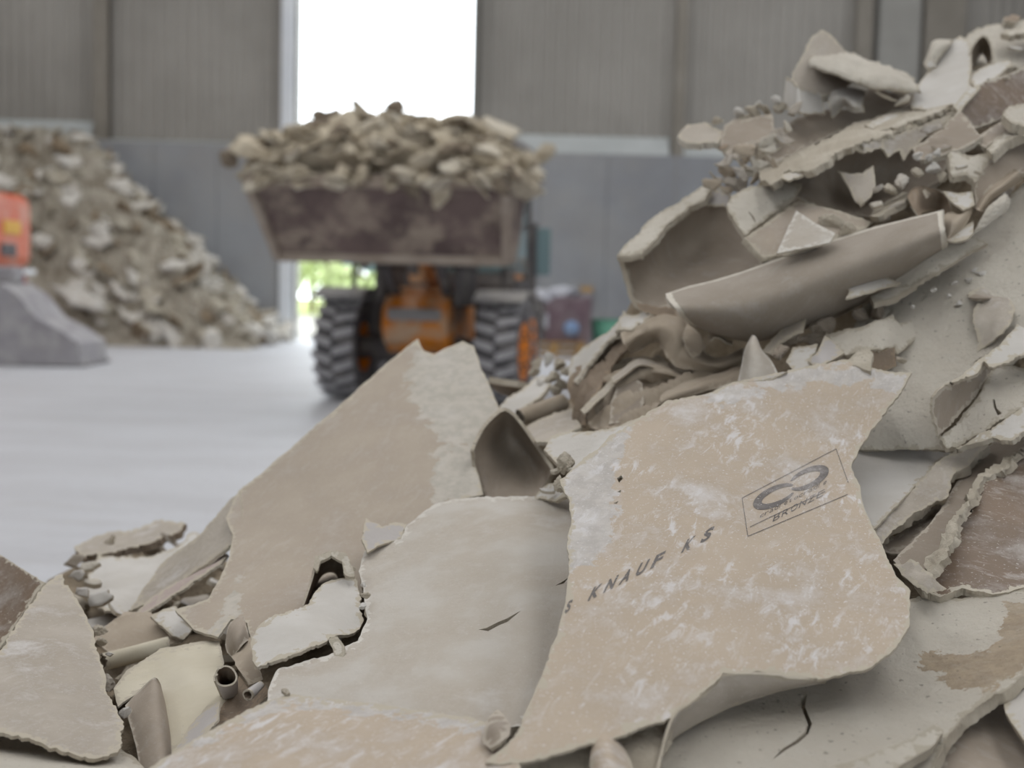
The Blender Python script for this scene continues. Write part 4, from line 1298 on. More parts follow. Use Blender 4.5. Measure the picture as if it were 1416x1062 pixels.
sheet('curl_crest', 'bright white crest of a torn curled board at the right edge, above the dark flap', BD,
  [(1298, 540), (1318, 527), (1340, 511), (1358, 493), (1373, 482), (1396, 462), (1420, 437), (1480, 400), (1480, 470), (1418, 490), (1400, 497), (1373, 507), (1360, 497), (1352, 516), (1320, 529)],
  [(1298, 540, 1.715), (1360, 495, 1.745), (1420, 440, 1.86), (1400, 495, 1.74), (1480, 440, 1.80), (1385, 480, 1.76)], ('white', 'back', 'core'), t=0.005, tear=1.8, step=6, bump=0.003)
sheet('cracked_face', 'grey-cream cracked board face between the dark flap and the crumbling strip', BD,
  [(1299, 606), (1330, 575), (1356, 542), (1374, 506), (1402, 505), (1430, 512), (1480, 510), (1480, 560), (1425, 556), (1388, 580), (1350, 602), (1325, 618), (1310, 620)],
  [(1299, 606, 1.73), (1374, 507, 1.80), (1430, 515, 1.79), (1325, 618, 1.715), (1420, 556, 1.71)], ('gyp', 'back', 'core'), t=0.010, tear=1.6, step=6, bump=0.003,
  holes=[[(1372, 552), (1375, 551), (1378, 564), (1386, 572), (1380, 575), (1374, 563)]])
sheet('pale_ledge', 'pale broken board ledge running to the right edge above the deep dark gap', BD,
  [(1318, 622), (1350, 603), (1388, 581), (1425, 556), (1480, 545), (1480, 580), (1425, 585), (1413, 597), (1398, 609), (1372, 604), (1345, 613)],
  [(1318, 622, 1.71), (1425, 556, 1.705), (1410, 597, 1.66), (1480, 570, 1.66)], ('white', 'brown', 'core'), t=0.008, tear=1.6, step=6)
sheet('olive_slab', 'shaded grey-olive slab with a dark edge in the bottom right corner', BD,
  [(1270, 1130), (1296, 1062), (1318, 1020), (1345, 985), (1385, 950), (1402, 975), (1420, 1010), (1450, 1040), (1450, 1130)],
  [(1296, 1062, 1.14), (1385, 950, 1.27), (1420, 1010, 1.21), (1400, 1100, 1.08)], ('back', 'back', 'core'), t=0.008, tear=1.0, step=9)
sheet('bluish_slab', 'bluish white piece of board in the bottom right corner of the picture', BD,
  [(1384, 948), (1400, 938), (1480, 900), (1480, 1080), (1440, 1050), (1412, 1018), (1390, 985)],
  [(1384, 950, 1.235), (1480, 900, 1.25), (1440, 1050, 1.08), (1400, 990, 1.165)], ('white', 'back', 'core'), t=0.010, tear=0.6, step=9)
sheet('ridge_lump', 'low grey ridge of gypsum lying on the cream slab at the bottom edge', GC,
  [(1100, 1090), (1145, 1060), (1200, 1042), (1268, 1017), (1294, 1002), (1305, 1012), (1292, 1030), (1245, 1058), (1200, 1090)],
  [(1145, 1060, 1.08), (1294, 1006, 1.15), (1268, 1030, 1.10), (1210, 1050, 1.075), (1200, 1085, 1.05)], ('gyp', 'back', 'core'), t=0.012, tear=1.0, step=6, bump=0.004)

# bottom centre, below the printed sheet
sheet('under_layer', 'shaded grey layer just below the ragged lower edge of the printed sheet', BD,
  [(680, 1130), (692, 1062), (755, 1054), (815, 1033), (860, 1018), (930, 995), (928, 1025), (912, 1050), (900, 1130)],
  [(692, 1062, 1.085), (930, 1000, 1.12), (860, 1030, 1.10), (800, 1120, 1.03)], ('core', 'back', 'core'), t=0.006, tear=1.0, step=7, crumple=0.003, cfreq=16)
loft('scalloped_curl', 'small tan curled tab with white dust on the lower edge of the printed sheet', SC_,
  [[(818, 1034, 1.085), (824, 1014, 1.09), (838, 1010, 1.09), (852, 1021, 1.085), (866, 1038, 1.08)],
   [(815, 1055, 1.05), (826, 1040, 1.045), (842, 1036, 1.04), (858, 1045, 1.045), (874, 1056, 1.05)],
   [(818, 1085, 1.03), (830, 1078, 1.01), (848, 1078, 1.005), (866, 1080, 1.01), (884, 1085, 1.03)]], ('kraft', 'back', 'core'), nu=14, nv=18, tear=0.001)
sheet('brown_chip', 'small brownish flake standing where the printed sheet meets the bottom tan board', SC_,
  [(688, 979), (699, 990), (706, 1004), (703, 1020), (690, 1030), (678, 1036), (667, 1024), (672, 1000)],
  [(688, 979, 1.165), (705, 1010, 1.09), (672, 1024, 1.085), (690, 1005, 1.085)], ('back', 'brown', 'core'), t=0.004, tear=1.2, step=4)

# centre and left
sheet('white_flap', 'small white torn board flap lying across the grey board, left of centre', BD,
  [(347, 890), (360, 866), (380, 849), (420, 836), (432, 824), (446, 806), (470, 798), (490, 797), (495, 815), (497, 845), (503, 858), (490, 873), (466, 880), (450, 890), (415, 904), (380, 913), (355, 921), (348, 911)],
  [(347, 890, 1.44), (490, 797, 1.62), (503, 860, 1.50), (380, 913, 1.37), (430, 855, 1.475)], ('white', 'brown', 'core'), t=0.0038, tear=1.6, step=5, bump=0.004)
loft('brown_tube_mouth', 'dark brown rolled paper opening behind the small white flap', SC_,
  [[(420, 838, 1.56), (432, 802, 1.60), (440, 776, 1.63), (458, 765, 1.64), (474, 774, 1.63), (479, 800, 1.60)],
   [(422, 838, 1.62), (434, 806, 1.67), (443, 782, 1.70), (459, 773, 1.71), (471, 781, 1.70), (474, 800, 1.67)],
   [(424, 836, 1.70), (437, 810, 1.74), (447, 795, 1.75), (459, 792, 1.76), (466, 797, 1.75), (468, 806, 1.74)]], ('brown', 'kraft_plain', 'core'), t=0.003, nu=10, nv=22, tear=0.001)
sheet('cream_lip', 'thin cream torn lip above the brown rolled opening', SC_,
  [(433, 785), (436, 768), (458, 760), (478, 764), (488, 785), (490, 797), (478, 796), (473, 776), (458, 767), (443, 776), (438, 790)],
  [(433, 785, 1.60), (458, 760, 1.635), (488, 790, 1.59)], ('gyp', 'back', 'core'), t=0.004, tear=1.3, step=4)
sheet('pale_tip', 'pale grey torn paper tip at the upper left corner of the grey board', SC_,
  [(506, 716), (516, 722), (528, 728), (545, 722), (562, 725), (556, 744), (530, 752), (508, 764), (500, 745)],
  [(506, 716, 1.79), (562, 725, 1.80), (508, 764, 1.69)], ('lilac', 'back', 'core'), t=0.003, tear=1.2, step=5)
sheet('small_tab', 'small cream tab hanging below the small white flap', SC_,
  [(454, 884), (466, 880), (476, 893), (478, 902), (470, 911), (462, 906)], [(454, 884, 1.42), (476, 893, 1.40), (468, 911, 1.38)], ('gyp', 'brown', 'core'), t=0.004, tear=1.0, step=4)
sheet('leaning_board', 'dark grey-brown board leaning in from the left edge of the picture', BD,
  [(-80, 720), (-40, 745), (0, 767), (62, 806), (30, 850), (0, 897), (-80, 960)], [(0, 767, 1.86), (62, 806, 1.72), (0, 897, 1.66), (-80, 720, 2.0)], ('kraft_dark', 'back', 'core'), t=0.008, tear=0.6, step=9)
sheet('dusty_board', 'dusty grey-tan torn board with a ragged lower edge, lower left', BD,
  [(64, 806), (87, 794), (99, 818), (119, 850), (130, 881), (138, 917), (150, 957), (172, 996), (163, 1040), (134, 1047), (91, 1040), (59, 1028), (12, 1016), (-70, 1010), (-70, 960), (0, 900), (32, 852)],
  [(80, 797, 1.74), (165, 1000, 1.34), (0, 1012, 1.26), (-10, 905, 1.45), (130, 1045, 1.25), (60, 920, 1.43)], ('greytan', 'back', 'core'), t=0.004, tear=2.4, step=7, bump=0.005)
sheet('floor_piece', 'beige board underneath the ragged edge in the bottom left corner', BD,
  [(-70, 1000), (10, 1010), (90, 1035), (165, 1035), (190, 1050), (215, 1075), (215, 1130), (-70, 1130)],
  [(0, 1010, 1.36), (170, 1030, 1.36), (100, 1110, 1.10)], ('gyp', 'back', 'core'), t=0.008, tear=1.0, step=10, bump=0.003)
sheet('slab_far', 'broken slab with a dark underside on the far left rim of the heap', BD,  # brown rim and back put the shade under the slab into its colour
  [(103, 756), (130, 742), (186, 731), (221, 718), (257, 724), (252, 735), (214, 750), (180, 758), (150, 765), (112, 768)],
  [(103, 758, 2.5), (221, 718, 2.62), (257, 727, 2.5), (150, 765, 2.42)], ('greytan', 'brown', 'brown'), t=0.014, tear=2.4, step=5, bump=0.005)
sheet('whitish_sheet', 'whitish dusty board lying on the left rim of the heap', BD,
  [(120, 790), (136, 768), (165, 772), (240, 757), (268, 737), (296, 742), (262, 785), (222, 812), (190, 845), (160, 846), (130, 838), (118, 812)],
  [(88, 790, 2.3), (285, 740, 2.42), (190, 845, 2.0), (124, 836, 2.02)], ('white', 'back', 'core'), t=0.004, tear=2.2, step=6, bump=0.006)
sheet('pinkish_sheet', 'pinkish grey strip of board at the left flank of the smooth tan sheet', BD,
  [(176, 846), (200, 812), (222, 780), (276, 740), (308, 702), (332, 678), (336, 720), (322, 752), (292, 775), (246, 806), (212, 830)],
  [(176, 846, 1.97), (332, 678, 2.10), (322, 752, 1.95), (222, 785, 2.06)], ('greytan', 'back', 'core'), t=0.006, tear=1.0, step=7)
sheet('pink_strip', 'narrow pink-tinged board edge beside a black gap, left of the smooth tan sheet', BD,
  [(184, 849), (212, 824), (262, 791), (305, 764), (315, 766), (306, 779), (262, 808), (216, 838), (196, 851)],
  [(184, 849, 1.90), (315, 766, 1.97), (216, 838, 1.86)], ('pink', 'brown', 'core'), t=0.004, tear=0.7, step=5)
sheet('olive_triangle', 'olive-beige triangular paper piece below the pink-tinged edge', SC_,
  [(128, 884), (150, 862), (172, 846), (208, 847), (250, 888), (205, 898), (150, 902)], [(128, 884, 1.80), (190, 846, 1.86), (250, 888, 1.74)], ('crumple', 'brown', 'core'), t=0.003, tear=0.8, step=6)
tube('cream_roll', 'cream rolled paper tube at the left, beside the dusty torn board', SC_, (140, 916, 1.66), (236, 892, 1.72), 13, ('cream', 'crumple', 'core'))
sheet('white_box_bit', 'small white folded board corner next to the black gap at left', SC_,
  [(208, 852), (226, 842), (243, 838), (268, 868), (254, 884), (238, 878)], [(208, 852, 1.80), (243, 838, 1.83), (254, 884, 1.74), (235, 858, 1.765)], ('white', 'back', 'core'), t=0.006, tear=0.8, step=5)
sheet('cream_sheet', 'cream folded paper sheet in the lower left, left of the curled brown tabs', SC_,
  [(157, 952), (175, 926), (222, 898), (270, 890), (303, 886), (310, 915), (302, 940), (318, 960), (300, 990), (262, 1012), (240, 1045), (222, 1020), (212, 945), (178, 966), (163, 978)],
  [(157, 952, 1.50), (222, 898, 1.63), (303, 886, 1.65), (212, 942, 1.52), (240, 1040, 1.32), (310, 960, 1.42), (262, 938, 1.475)], ('cream', 'crumple', 'core'), t=0.0025, tear=0.7, step=7, bump=0.003)
loft('grey_cone', 'grey-brown rolled paper cone standing upright in the lower left', SC_,
  [[(172, 976, 1.42), (195, 952, 1.44), (213, 937, 1.44), (221, 945, 1.46), (224, 960, 1.50)],
   [(180, 1005, 1.37), (200, 985, 1.36), (218, 978, 1.36), (230, 985, 1.39), (236, 1000, 1.45)],
   [(190, 1040, 1.32), (208, 1035, 1.30), (226, 1032, 1.30), (238, 1036, 1.34), (246, 1046, 1.40)],
   [(195, 1075, 1.28), (212, 1075, 1.26), (228, 1073, 1.26), (240, 1076, 1.30), (248, 1080, 1.36)]], ('back', 'brown', 'core'), nu=16, nv=16, tear=0.001)
sheet('white_triangle', 'white triangular paper corner between the cream sheet and the bottom tan board', SC_,
  [(236, 1045), (262, 1002), (285, 975), (304, 969), (302, 995), (275, 1028), (246, 1052)], [(236, 1045, 1.28), (304, 969, 1.36), (275, 1028, 1.25)], ('lilac', 'back', 'core'), t=0.002, tear=0.8, step=5)
tube('roll_end', 'rolled cream paper end with a dark mouth beside the black gap, lower left', SC_, (312, 934, 1.365), (318, 968, 1.44), 17, ('lilac', 'brown', 'core'), flare=0.7)
sheet('dark_tube', 'dark brown folded paper strip in the black gap at the lower left', SC_,
  [(330, 934), (342, 950), (352, 956), (366, 946), (374, 960), (344, 984), (318, 1000), (296, 1002), (308, 974), (324, 956)], [(330, 934, 1.44), (374, 960, 1.36), (296, 1002, 1.33), (340, 965, 1.40)], ('brown', 'brown', 'core'), t=0.003, tear=0.9, step=5)
tube('pale_pouch', 'small pale grey rolled bit beside the dark folded strip', SC_, (342, 962, 1.34), (362, 946, 1.37), 9, ('lilac', 'brown', 'core'), flare=0.6)
loft('curled_tab', 'upright curled grey-brown paper tab on the lower left edge of the tan sheet', SC_,
  [[(311, 892, 1.56), (316, 866, 1.58), (326, 856, 1.60), (337, 851, 1.61)], [(313, 902, 1.53), (322, 882, 1.51), (332, 870, 1.52), (342, 868, 1.55)], [(322, 912, 1.52), (330, 900, 1.50), (340, 888, 1.51), (347, 888, 1.53)]],
  ('back', 'brown', 'core'), nu=12, nv=12, tear=0.001)
sheet('tab_lower', 'tan paper strip hanging down below the upright curled tab', SC_,
  [(320, 908), (334, 896), (346, 880), (353, 905), (364, 940), (345, 948), (332, 928)], [(320, 908, 1.50), (346, 880, 1.53), (364, 940, 1.42), (335, 928, 1.43)], ('crumple', 'brown', 'core'), t=0.002, tear=0.8, step=5)

# behind: brown curl, scraps, crumpled paper
loft('brown_curl', 'smooth dark brown curled board scoop right of the tan peak', BD,
  [[(655, 624, 1.99), (668, 595, 2.03), (690, 571, 2.06), (704, 570, 2.08), (724, 592, 2.08), (744, 622, 2.06), (764, 652, 2.02)],
   [(658, 645, 2.01), (676, 622, 2.10), (694, 606, 2.16), (708, 606, 2.18), (726, 622, 2.16), (742, 642, 2.12), (758, 664, 2.04)],
   [(666, 672, 1.99), (684, 660, 2.07), (700, 650, 2.12), (714, 650, 2.13), (728, 658, 2.11), (740, 668, 2.07), (750, 678, 2.01)],
   [(676, 700, 1.93), (690, 696, 1.97), (704, 692, 2.0), (716, 692, 2.0), (728, 694, 1.99), (738, 696, 1.97), (746, 698, 1.94)]], ('back', 'greytan', 'core'), t=0.006, nu=22, nv=26, tear=0.002)
sheet('pale_sheet', 'pale smooth board tab behind the upper left corner of the printed sheet', BD,
  [(752, 622), (760, 604), (778, 598), (822, 597), (860, 588), (892, 574), (880, 600), (850, 632), (800, 655), (770, 640)],
  [(752, 622, 1.84), (892, 574, 1.80), (800, 655, 1.68), (822, 597, 1.84)], ('white', 'back', 'core'), t=0.008, tear=0.9, step=6)
chunk('crumbly_corner', 'crumbly cream gypsum lump on the left corner of the printed sheet', GC, 787, 640, 1.66, (18, 12, 14), 'core', 41, rough=0.12)
chunk('crumbly_corner', 'flaky cream gypsum fragment below the left corner lump of the printed sheet', GC, 776, 672, 1.60, (12, 9, 12), 'core', 42, rough=0.12)
sheet('flat_fragment', 'white flaky fragment on the far edge of the grey board beside the brown curl', BD,
  [(738, 690), (748, 676), (762, 668), (772, 668), (782, 686), (770, 692)], [(738, 690, 1.83), (772, 668, 1.80), (782, 688, 1.75)], ('white', 'back', 'core'), t=0.006, tear=1.6, step=4)
tube('paper_tube', 'grey-tan paper tube lying behind the brown curled scoop', SC_, (716, 578, 2.26), (782, 556, 2.31), 13, ('crumple', 'back', 'core'))
sheet('white_chip', 'bright white board chip right of the tan peak, below the loader wheel', BD,
  [(688, 566), (698, 553), (716, 542), (740, 522), (758, 520), (762, 532), (744, 552), (714, 574), (700, 584)], [(688, 566, 2.38), (758, 520, 2.55), (714, 576, 2.30)], ('white', 'back', 'core'), t=0.008, tear=1.5, step=5)
sheet('beige_flat', 'beige board piece between the paper tube and the pale tab', BD,
  [(722, 592), (745, 580), (790, 564), (804, 590), (780, 602), (758, 612), (742, 612)], [(722, 592, 2.2), (790, 564, 2.25), (758, 612, 2.02)], ('greytan', 'back', 'core'), t=0.006, tear=1.2, step=5)
for k, (px, py, d, s, m) in enumerate(((742, 502, 2.65, 9, 'core'), (757, 497, 2.6, 11, 'white'), (772, 505, 2.5, 12, 'core'), (762, 522, 2.5, 10, 'core'), (778, 530, 2.4, 12, 'core'), (748, 530, 2.5, 9, 'white'), (785, 512, 2.45, 11, 'core'), (740, 515, 2.6, 8, 'core'), (768, 542, 2.4, 9, 'core'))):
    chunk('gypsum_crumb', 'small cream gypsum crumb in the loose pile between loader wheel and crumpled paper', GC, px, py, d, (s, s * .7, s * .8), m, 50 + k, lv=2, rough=0.12, group='crumbs beside the crumpled paper')
sheet('white_curved', 'bright white curved board edge at the left of the crumpled brown paper', BD,
  [(786, 520), (790, 494), (812, 476), (838, 461), (852, 446), (862, 434), (866, 450), (852, 466), (838, 474), (821, 496), (806, 514), (796, 530)],
  [(786, 520, 2.28), (862, 434, 2.32), (806, 514, 2.20), (830, 470, 2.28)], ('white', 'back', 'core'), t=0.006, tear=1.2, step=5)
sheet('white_ridge', 'white ragged torn ridge on top of the crumpled brown paper', BD,
  [(850, 458), (856, 440), (862, 430), (874, 436), (888, 428), (900, 421), (902, 434), (890, 446), (868, 456)], [(850, 458, 2.2), (900, 421, 2.26), (868, 456, 2.16)], ('white', 'back', 'core'), t=0.005, tear=2.0, step=4)
sheet('dark_fold', 'dark brown crumpled paper fold below the white curved edge', SC_,
  [(798, 590), (792, 545), (806, 514), (822, 494), (846, 470), (872, 455), (884, 478), (870, 500), (848, 520), (832, 545), (822, 592)],
  [(798, 590, 2.16), (792, 545, 2.22), (846, 470, 2.26), (884, 480, 2.17), (830, 545, 2.12), (835, 505, 2.24)], ('brown', 'brown', 'brown'), t=0.002, tear=0.6, step=4, crumple=0.016, cfreq=11, cdir=((800, 590, 2.2), (880, 460, 2.2)))
loft('crumpled_arch', 'crumpled brown paper arch with soft folds left of the rolled board', SC_,
  [[(858, 464, 2.17), (880, 446, 2.20), (897, 437, 2.20), (917, 431, 2.20), (938, 432, 2.19), (952, 450, 2.17), (962, 470, 2.14), (975, 488, 2.12), (996, 493, 2.11), (1030, 484, 2.12)],
   [(862, 476, 2.12), (882, 462, 2.12), (900, 455, 2.10), (918, 452, 2.09), (936, 460, 2.07), (945, 478, 2.07), (956, 492, 2.05), (975, 501, 2.04), (998, 504, 2.04), (1030, 493, 2.06)],
   [(870, 488, 2.16), (887, 480, 2.17), (905, 473, 2.16), (914, 478, 2.12), (924, 496, 2.07), (934, 508, 2.06), (958, 512, 2.05), (978, 515, 2.06), (1000, 517, 2.07), (1030, 506, 2.08)]],
  ('crumple', 'brown', 'crumple'), t=0.002, nu=26, nv=70, tear=0.0008, bump=0.002, crumple=0.003, cfreq=9)
sheet('paper_leaf', 'rounded paper fold overlapping the crumpled arch on its right', SC_,
  [(950, 448), (960, 454), (969, 463), (976, 480), (968, 490), (958, 494), (948, 480), (944, 466)], [(950, 448, 2.12), (976, 480, 2.06), (950, 480, 2.03)], ('crumple', 'brown', 'core'), t=0.002, tear=0.6, step=5)
sheet('crumpled_lower', 'grey-brown crumpled paper bunch below the arch, behind the printed sheet', SC_,
  [(822, 598), (826, 554), (840, 527), (850, 510), (880, 496), (910, 500), (938, 513), (986, 518), (1026, 508), (1030, 530), (960, 550), (920, 560), (896, 575), (870, 588), (838, 600)],
  [(822, 598, 2.08), (850, 510, 2.2), (910, 500, 2.19), (1026, 512, 2.09), (960, 545, 1.99), (870, 585, 1.98), (900, 530, 2.11), (845, 560, 2.09)], ('crumple', 'brown', 'brown'), t=0.002, tear=0.5, step=4, crumple=0.014, cfreq=11, cdir=((830, 590, 2.0), (1000, 510, 2.0)))
loft('paper_fold', 'soft grey-brown paper fold arching below the crumpled arch, behind the printed sheet', SC_,
  [[(836, 540, 2.16), (856, 512, 2.18), (882, 497, 2.17), (912, 501, 2.15), (945, 514, 2.12), (985, 520, 2.08)], [(838, 556, 2.10), (862, 530, 2.09), (890, 514, 2.08), (918, 514, 2.06), (950, 522, 2.05), (985, 525, 2.04)],
   [(846, 572, 2.10), (868, 552, 2.10), (896, 532, 2.10), (922, 526, 2.09), (952, 529, 2.07), (985, 530, 2.06)]], ('crumple', 'brown', 'brown'), t=0.002, nu=18, nv=44, tear=0.001, bump=0.003, crumple=0.004, cfreq=14)
sheet('smooth_facet', 'smooth grey paper facet in the middle of the crumpled bunch', SC_,
  [(842, 588), (846, 556), (856, 528), (872, 518), (888, 530), (890, 556), (876, 574), (862, 584)], [(842, 588, 2.02), (856, 528, 2.10), (888, 530, 2.06), (876, 574, 2.0)], ('back', 'brown', 'brown'), t=0.002, tear=0.6, step=5, bump=0.004)
loft('paper_ridge', 'thin pale paper ridge along the top of the crumpled bunch', SC_,
  [[(844, 522, 2.10), (860, 510, 2.11), (880, 496, 2.12), (898, 498, 2.12), (912, 506, 2.10)], [(848, 530, 2.07), (864, 518, 2.07), (882, 505, 2.07), (898, 506, 2.07), (912, 512, 2.07)]], ('greytan', 'brown', 'crumple'), nu=8, nv=24, tear=0.0008)
sheet('pale_strip', 'narrow pale paper strip slanting across the dark folds', SC_,
  [(802, 566), (820, 548), (838, 532), (846, 524), (850, 532), (836, 546), (818, 562), (808, 572)], [(802, 566, 2.06), (848, 528, 2.10), (818, 562, 2.05)], ('greytan', 'brown', 'core'), t=0.002, tear=0.6, step=5)
loft('long_fold', 'long rounded paper fold running right behind the printed sheet', SC_,
  [[(914, 548, 1.97), (940, 532, 2.0), (986, 517, 2.02), (1028, 505, 2.04)], [(912, 555, 1.92), (940, 541, 1.94), (986, 526, 1.96), (1028, 515, 1.98)], [(918, 566, 1.93), (944, 553, 1.94), (988, 539, 1.95), (1028, 530, 1.96)]],
  ('crumple', 'brown', 'core'), nu=12, nv=24, tear=0.001, crumple=0.002)
loft('curly_twig', 'little twisted paper curl under the left end of the rolled board', SC_,
  [[(978, 466, 2.08), (986, 460, 2.08), (994, 462, 2.07), (1004, 468, 2.07), (1014, 472, 2.08)], [(982, 471, 2.05), (988, 466, 2.05), (996, 468, 2.04), (1004, 474, 2.05), (1013, 477, 2.06)]], ('crumple', 'brown', 'core'), nu=6, nv=18, tear=0.001)

# rolled board and its neighbours
loft('rolled_board', 'long rolled grey-brown board with a pale straight upper edge, right of centre', BD,
  [[(920, 406, 2.035), (960, 393, 2.04), (1022, 376, 2.035), (1121, 341, 2.01), (1230, 308, 1.985), (1306, 290, 1.97)],
   [(922, 413, 2.0), (965, 405, 2.0), (1026, 391, 1.985), (1124, 356, 1.96), (1232, 321, 1.94), (1307, 300, 1.935)],
   [(932, 426, 1.97), (975, 425, 1.95), (1034, 418, 1.93), (1130, 385, 1.91), (1234, 344, 1.90), (1309, 316, 1.90)],
   [(944, 440, 1.99), (985, 448, 1.97), (1042, 447, 1.95), (1136, 414, 1.93), (1236, 368, 1.92), (1311, 332, 1.92)],
   [(958, 450, 2.06), (995, 464, 2.04), (1050, 470, 2.02), (1140, 440, 2.00), (1238, 388, 1.99), (1312, 340, 1.97)],
   [(968, 448, 2.16), (1004, 462, 2.14), (1056, 470, 2.12), (1144, 444, 2.10), (1240, 392, 2.08), (1312, 342, 2.05)]], ('roll', 'brown', 'gyp'), t=0.007, nu=44, nv=64, tear=0.001, bump=0.0015)
sheet('curled_board', 'big brown concave curled board standing at the left end of the rolled board', BD,
  [(858, 352), (885, 350), (912, 321), (952, 283), (980, 279), (1008, 283), (1012, 298), (1032, 327), (1062, 358), (1030, 385), (960, 402), (922, 412), (930, 430), (901, 426), (880, 419), (871, 392)],
  [(858, 352, 2.22), (880, 419, 2.24), (952, 283, 2.38), (1008, 283, 2.46), (1060, 358, 2.30), (930, 425, 2.18), (960, 350, 2.44), (905, 380, 2.34), (1010, 380, 2.26)], ('back', 'gyp', 'core'), t=0.010, tear=1.0, step=7, bump=0.003)
sheet('pale_gypsum_strip', 'pale torn gypsum rim along the top of the brown concave board', BD,
  [(854, 352), (863, 340), (888, 314), (905, 299), (940, 279), (976, 252), (984, 262), (976, 276), (952, 285), (930, 304), (912, 322), (888, 351)],
  [(854, 352, 2.20), (976, 252, 2.36), (912, 322, 2.24), (905, 302, 2.30)], ('gyp', 'back', 'core'), t=0.012, tear=1.6, step=4, bump=0.003)
sheet('brown_fringe', 'small brown torn fringe at the lower left of the concave board', SC_,
  [(880, 418), (905, 424), (932, 428), (938, 440), (905, 436), (884, 428)], [(880, 418, 2.22), (932, 428, 2.16), (905, 436, 2.18)], ('brown', 'brown', 'core'), t=0.003, tear=1.4, step=4)
sheet('lilac_scrap', 'pale lilac-grey scrap tucked behind the concave brown board', SC_,
  [(978, 258), (992, 262), (1014, 271), (1010, 287), (974, 284)], [(978, 258, 2.36), (1014, 271, 2.3), (974, 284, 2.34)], ('lilac', 'back', 'core'), t=0.004, tear=1.0, step=5)
sheet('triangular_slab', 'cream triangular slab with a fine crack resting against the concave brown board', BD,
  [(1005, 282), (1012, 271), (1036, 258), (1060, 254), (1081, 252), (1109, 254), (1099, 271), (1064, 297), (1031, 325), (1018, 310), (1007, 292)],
  [(1005, 284, 2.14), (1109, 254, 2.17), (1031, 325, 2.07)], ('gyp', 'back', 'core'), t=0.012, tear=1.4, step=5, bump=0.002,
  holes=[[(1035, 294), (1036, 293), (1042, 300), (1046, 308), (1044, 307), (1040, 301)]])
sheet('folded_board', 'folded cream board with a pale edge lying on top of the rolled board', BD,
  [(1030, 329), (1057, 310), (1101, 279), (1125, 281), (1155, 290), (1185, 299), (1206, 306), (1198, 316), (1168, 328), (1153, 331), (1140, 340), (1090, 353), (1055, 357), (1044, 346)],
  [(1030, 329, 2.03), (1101, 279, 2.13), (1206, 306, 2.07), (1140, 340, 1.985), (1055, 357, 2.02), (1085, 320, 2.055), (1110, 315, 2.01)], ('kraft_plain', 'gyp', 'core'), t=0.012, tear=1.0, step=5, bump=0.0015)
sheet('folded_triangle', 'pale triangular fold on the face of the folded cream board', SC_,
  [(1101, 291), (1115, 300), (1129, 310), (1155, 323), (1147, 336), (1110, 343), (1074, 350)], [(1101, 291, 2.05), (1155, 323, 1.955), (1074, 350, 1.965)], ('grey', 'back', 'core'), t=0.003, tear=0.5, step=5)
chunk('rough_lump', 'rough cream gypsum lump in the crook of the folded cream board', GC, 1155, 311, 2.03, (26, 12, 12), 'core', 71, rot=(0.2, 0.25, 0.2), rough=0.12)
chunk('rough_lump', 'knobbly cream gypsum lump at the right end of the folded cream board', GC, 1175, 318, 2.0, (16, 10, 10), 'core', 72, rot=(0.2, 0.1, 0.5), rough=0.14)
sheet('ridge_slab', 'long broken slab with rough cream gypsum top running up to the right', BD,
  [(1052, 250), (1050, 236), (1066, 227), (1110, 208), (1150, 190), (1182, 172), (1250, 150), (1310, 136), (1328, 148), (1322, 156), (1290, 167), (1230, 187), (1168, 204), (1148, 222), (1126, 234), (1106, 237), (1085, 240), (1066, 256)],
  [(1052, 248, 2.16), (1310, 137, 2.42), (1182, 172, 2.36), (1168, 204, 2.13), (1290, 167, 2.22), (1085, 240, 2.12)], ('core', 'back', 'core'), t=0.012, tear=1.5, step=5, crumple=0.003, cfreq=11)
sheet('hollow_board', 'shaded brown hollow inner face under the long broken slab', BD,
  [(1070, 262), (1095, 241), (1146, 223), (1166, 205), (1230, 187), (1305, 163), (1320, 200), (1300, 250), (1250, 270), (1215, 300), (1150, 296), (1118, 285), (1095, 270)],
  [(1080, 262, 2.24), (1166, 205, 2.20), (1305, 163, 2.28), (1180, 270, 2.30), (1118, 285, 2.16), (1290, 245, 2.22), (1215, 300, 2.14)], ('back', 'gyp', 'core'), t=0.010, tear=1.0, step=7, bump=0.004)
sheet('torn_drips', 'grey ragged paper flap hanging from the long broken slab', SC_,
  [(1166, 206), (1230, 188), (1300, 164), (1318, 158), (1305, 176), (1282, 188), (1262, 205), (1250, 222), (1244, 208), (1228, 218), (1218, 204), (1196, 212), (1182, 206)],
  [(1166, 206, 2.125), (1318, 158, 2.21), (1250, 222, 2.15)], ('greytan', 'brown', 'core'), t=0.004, tear=1.6, step=5)
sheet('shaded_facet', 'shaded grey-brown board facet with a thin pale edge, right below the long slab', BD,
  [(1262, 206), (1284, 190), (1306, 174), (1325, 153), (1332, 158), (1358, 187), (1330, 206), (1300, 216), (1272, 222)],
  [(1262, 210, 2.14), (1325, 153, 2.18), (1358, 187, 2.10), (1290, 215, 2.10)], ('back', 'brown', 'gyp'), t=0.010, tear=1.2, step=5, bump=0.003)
sheet('white_fang', 'two-pointed white paper shard standing in the hollow under the long slab', SC_,
  [(1158, 236), (1178, 241), (1193, 240), (1208, 229), (1211, 256), (1204, 272), (1191, 283), (1182, 277), (1171, 255)], [(1158, 236, 2.15), (1208, 229, 2.14), (1190, 283, 2.08)], ('greytan', 'back', 'core'), t=0.003, tear=0.7, step=5)
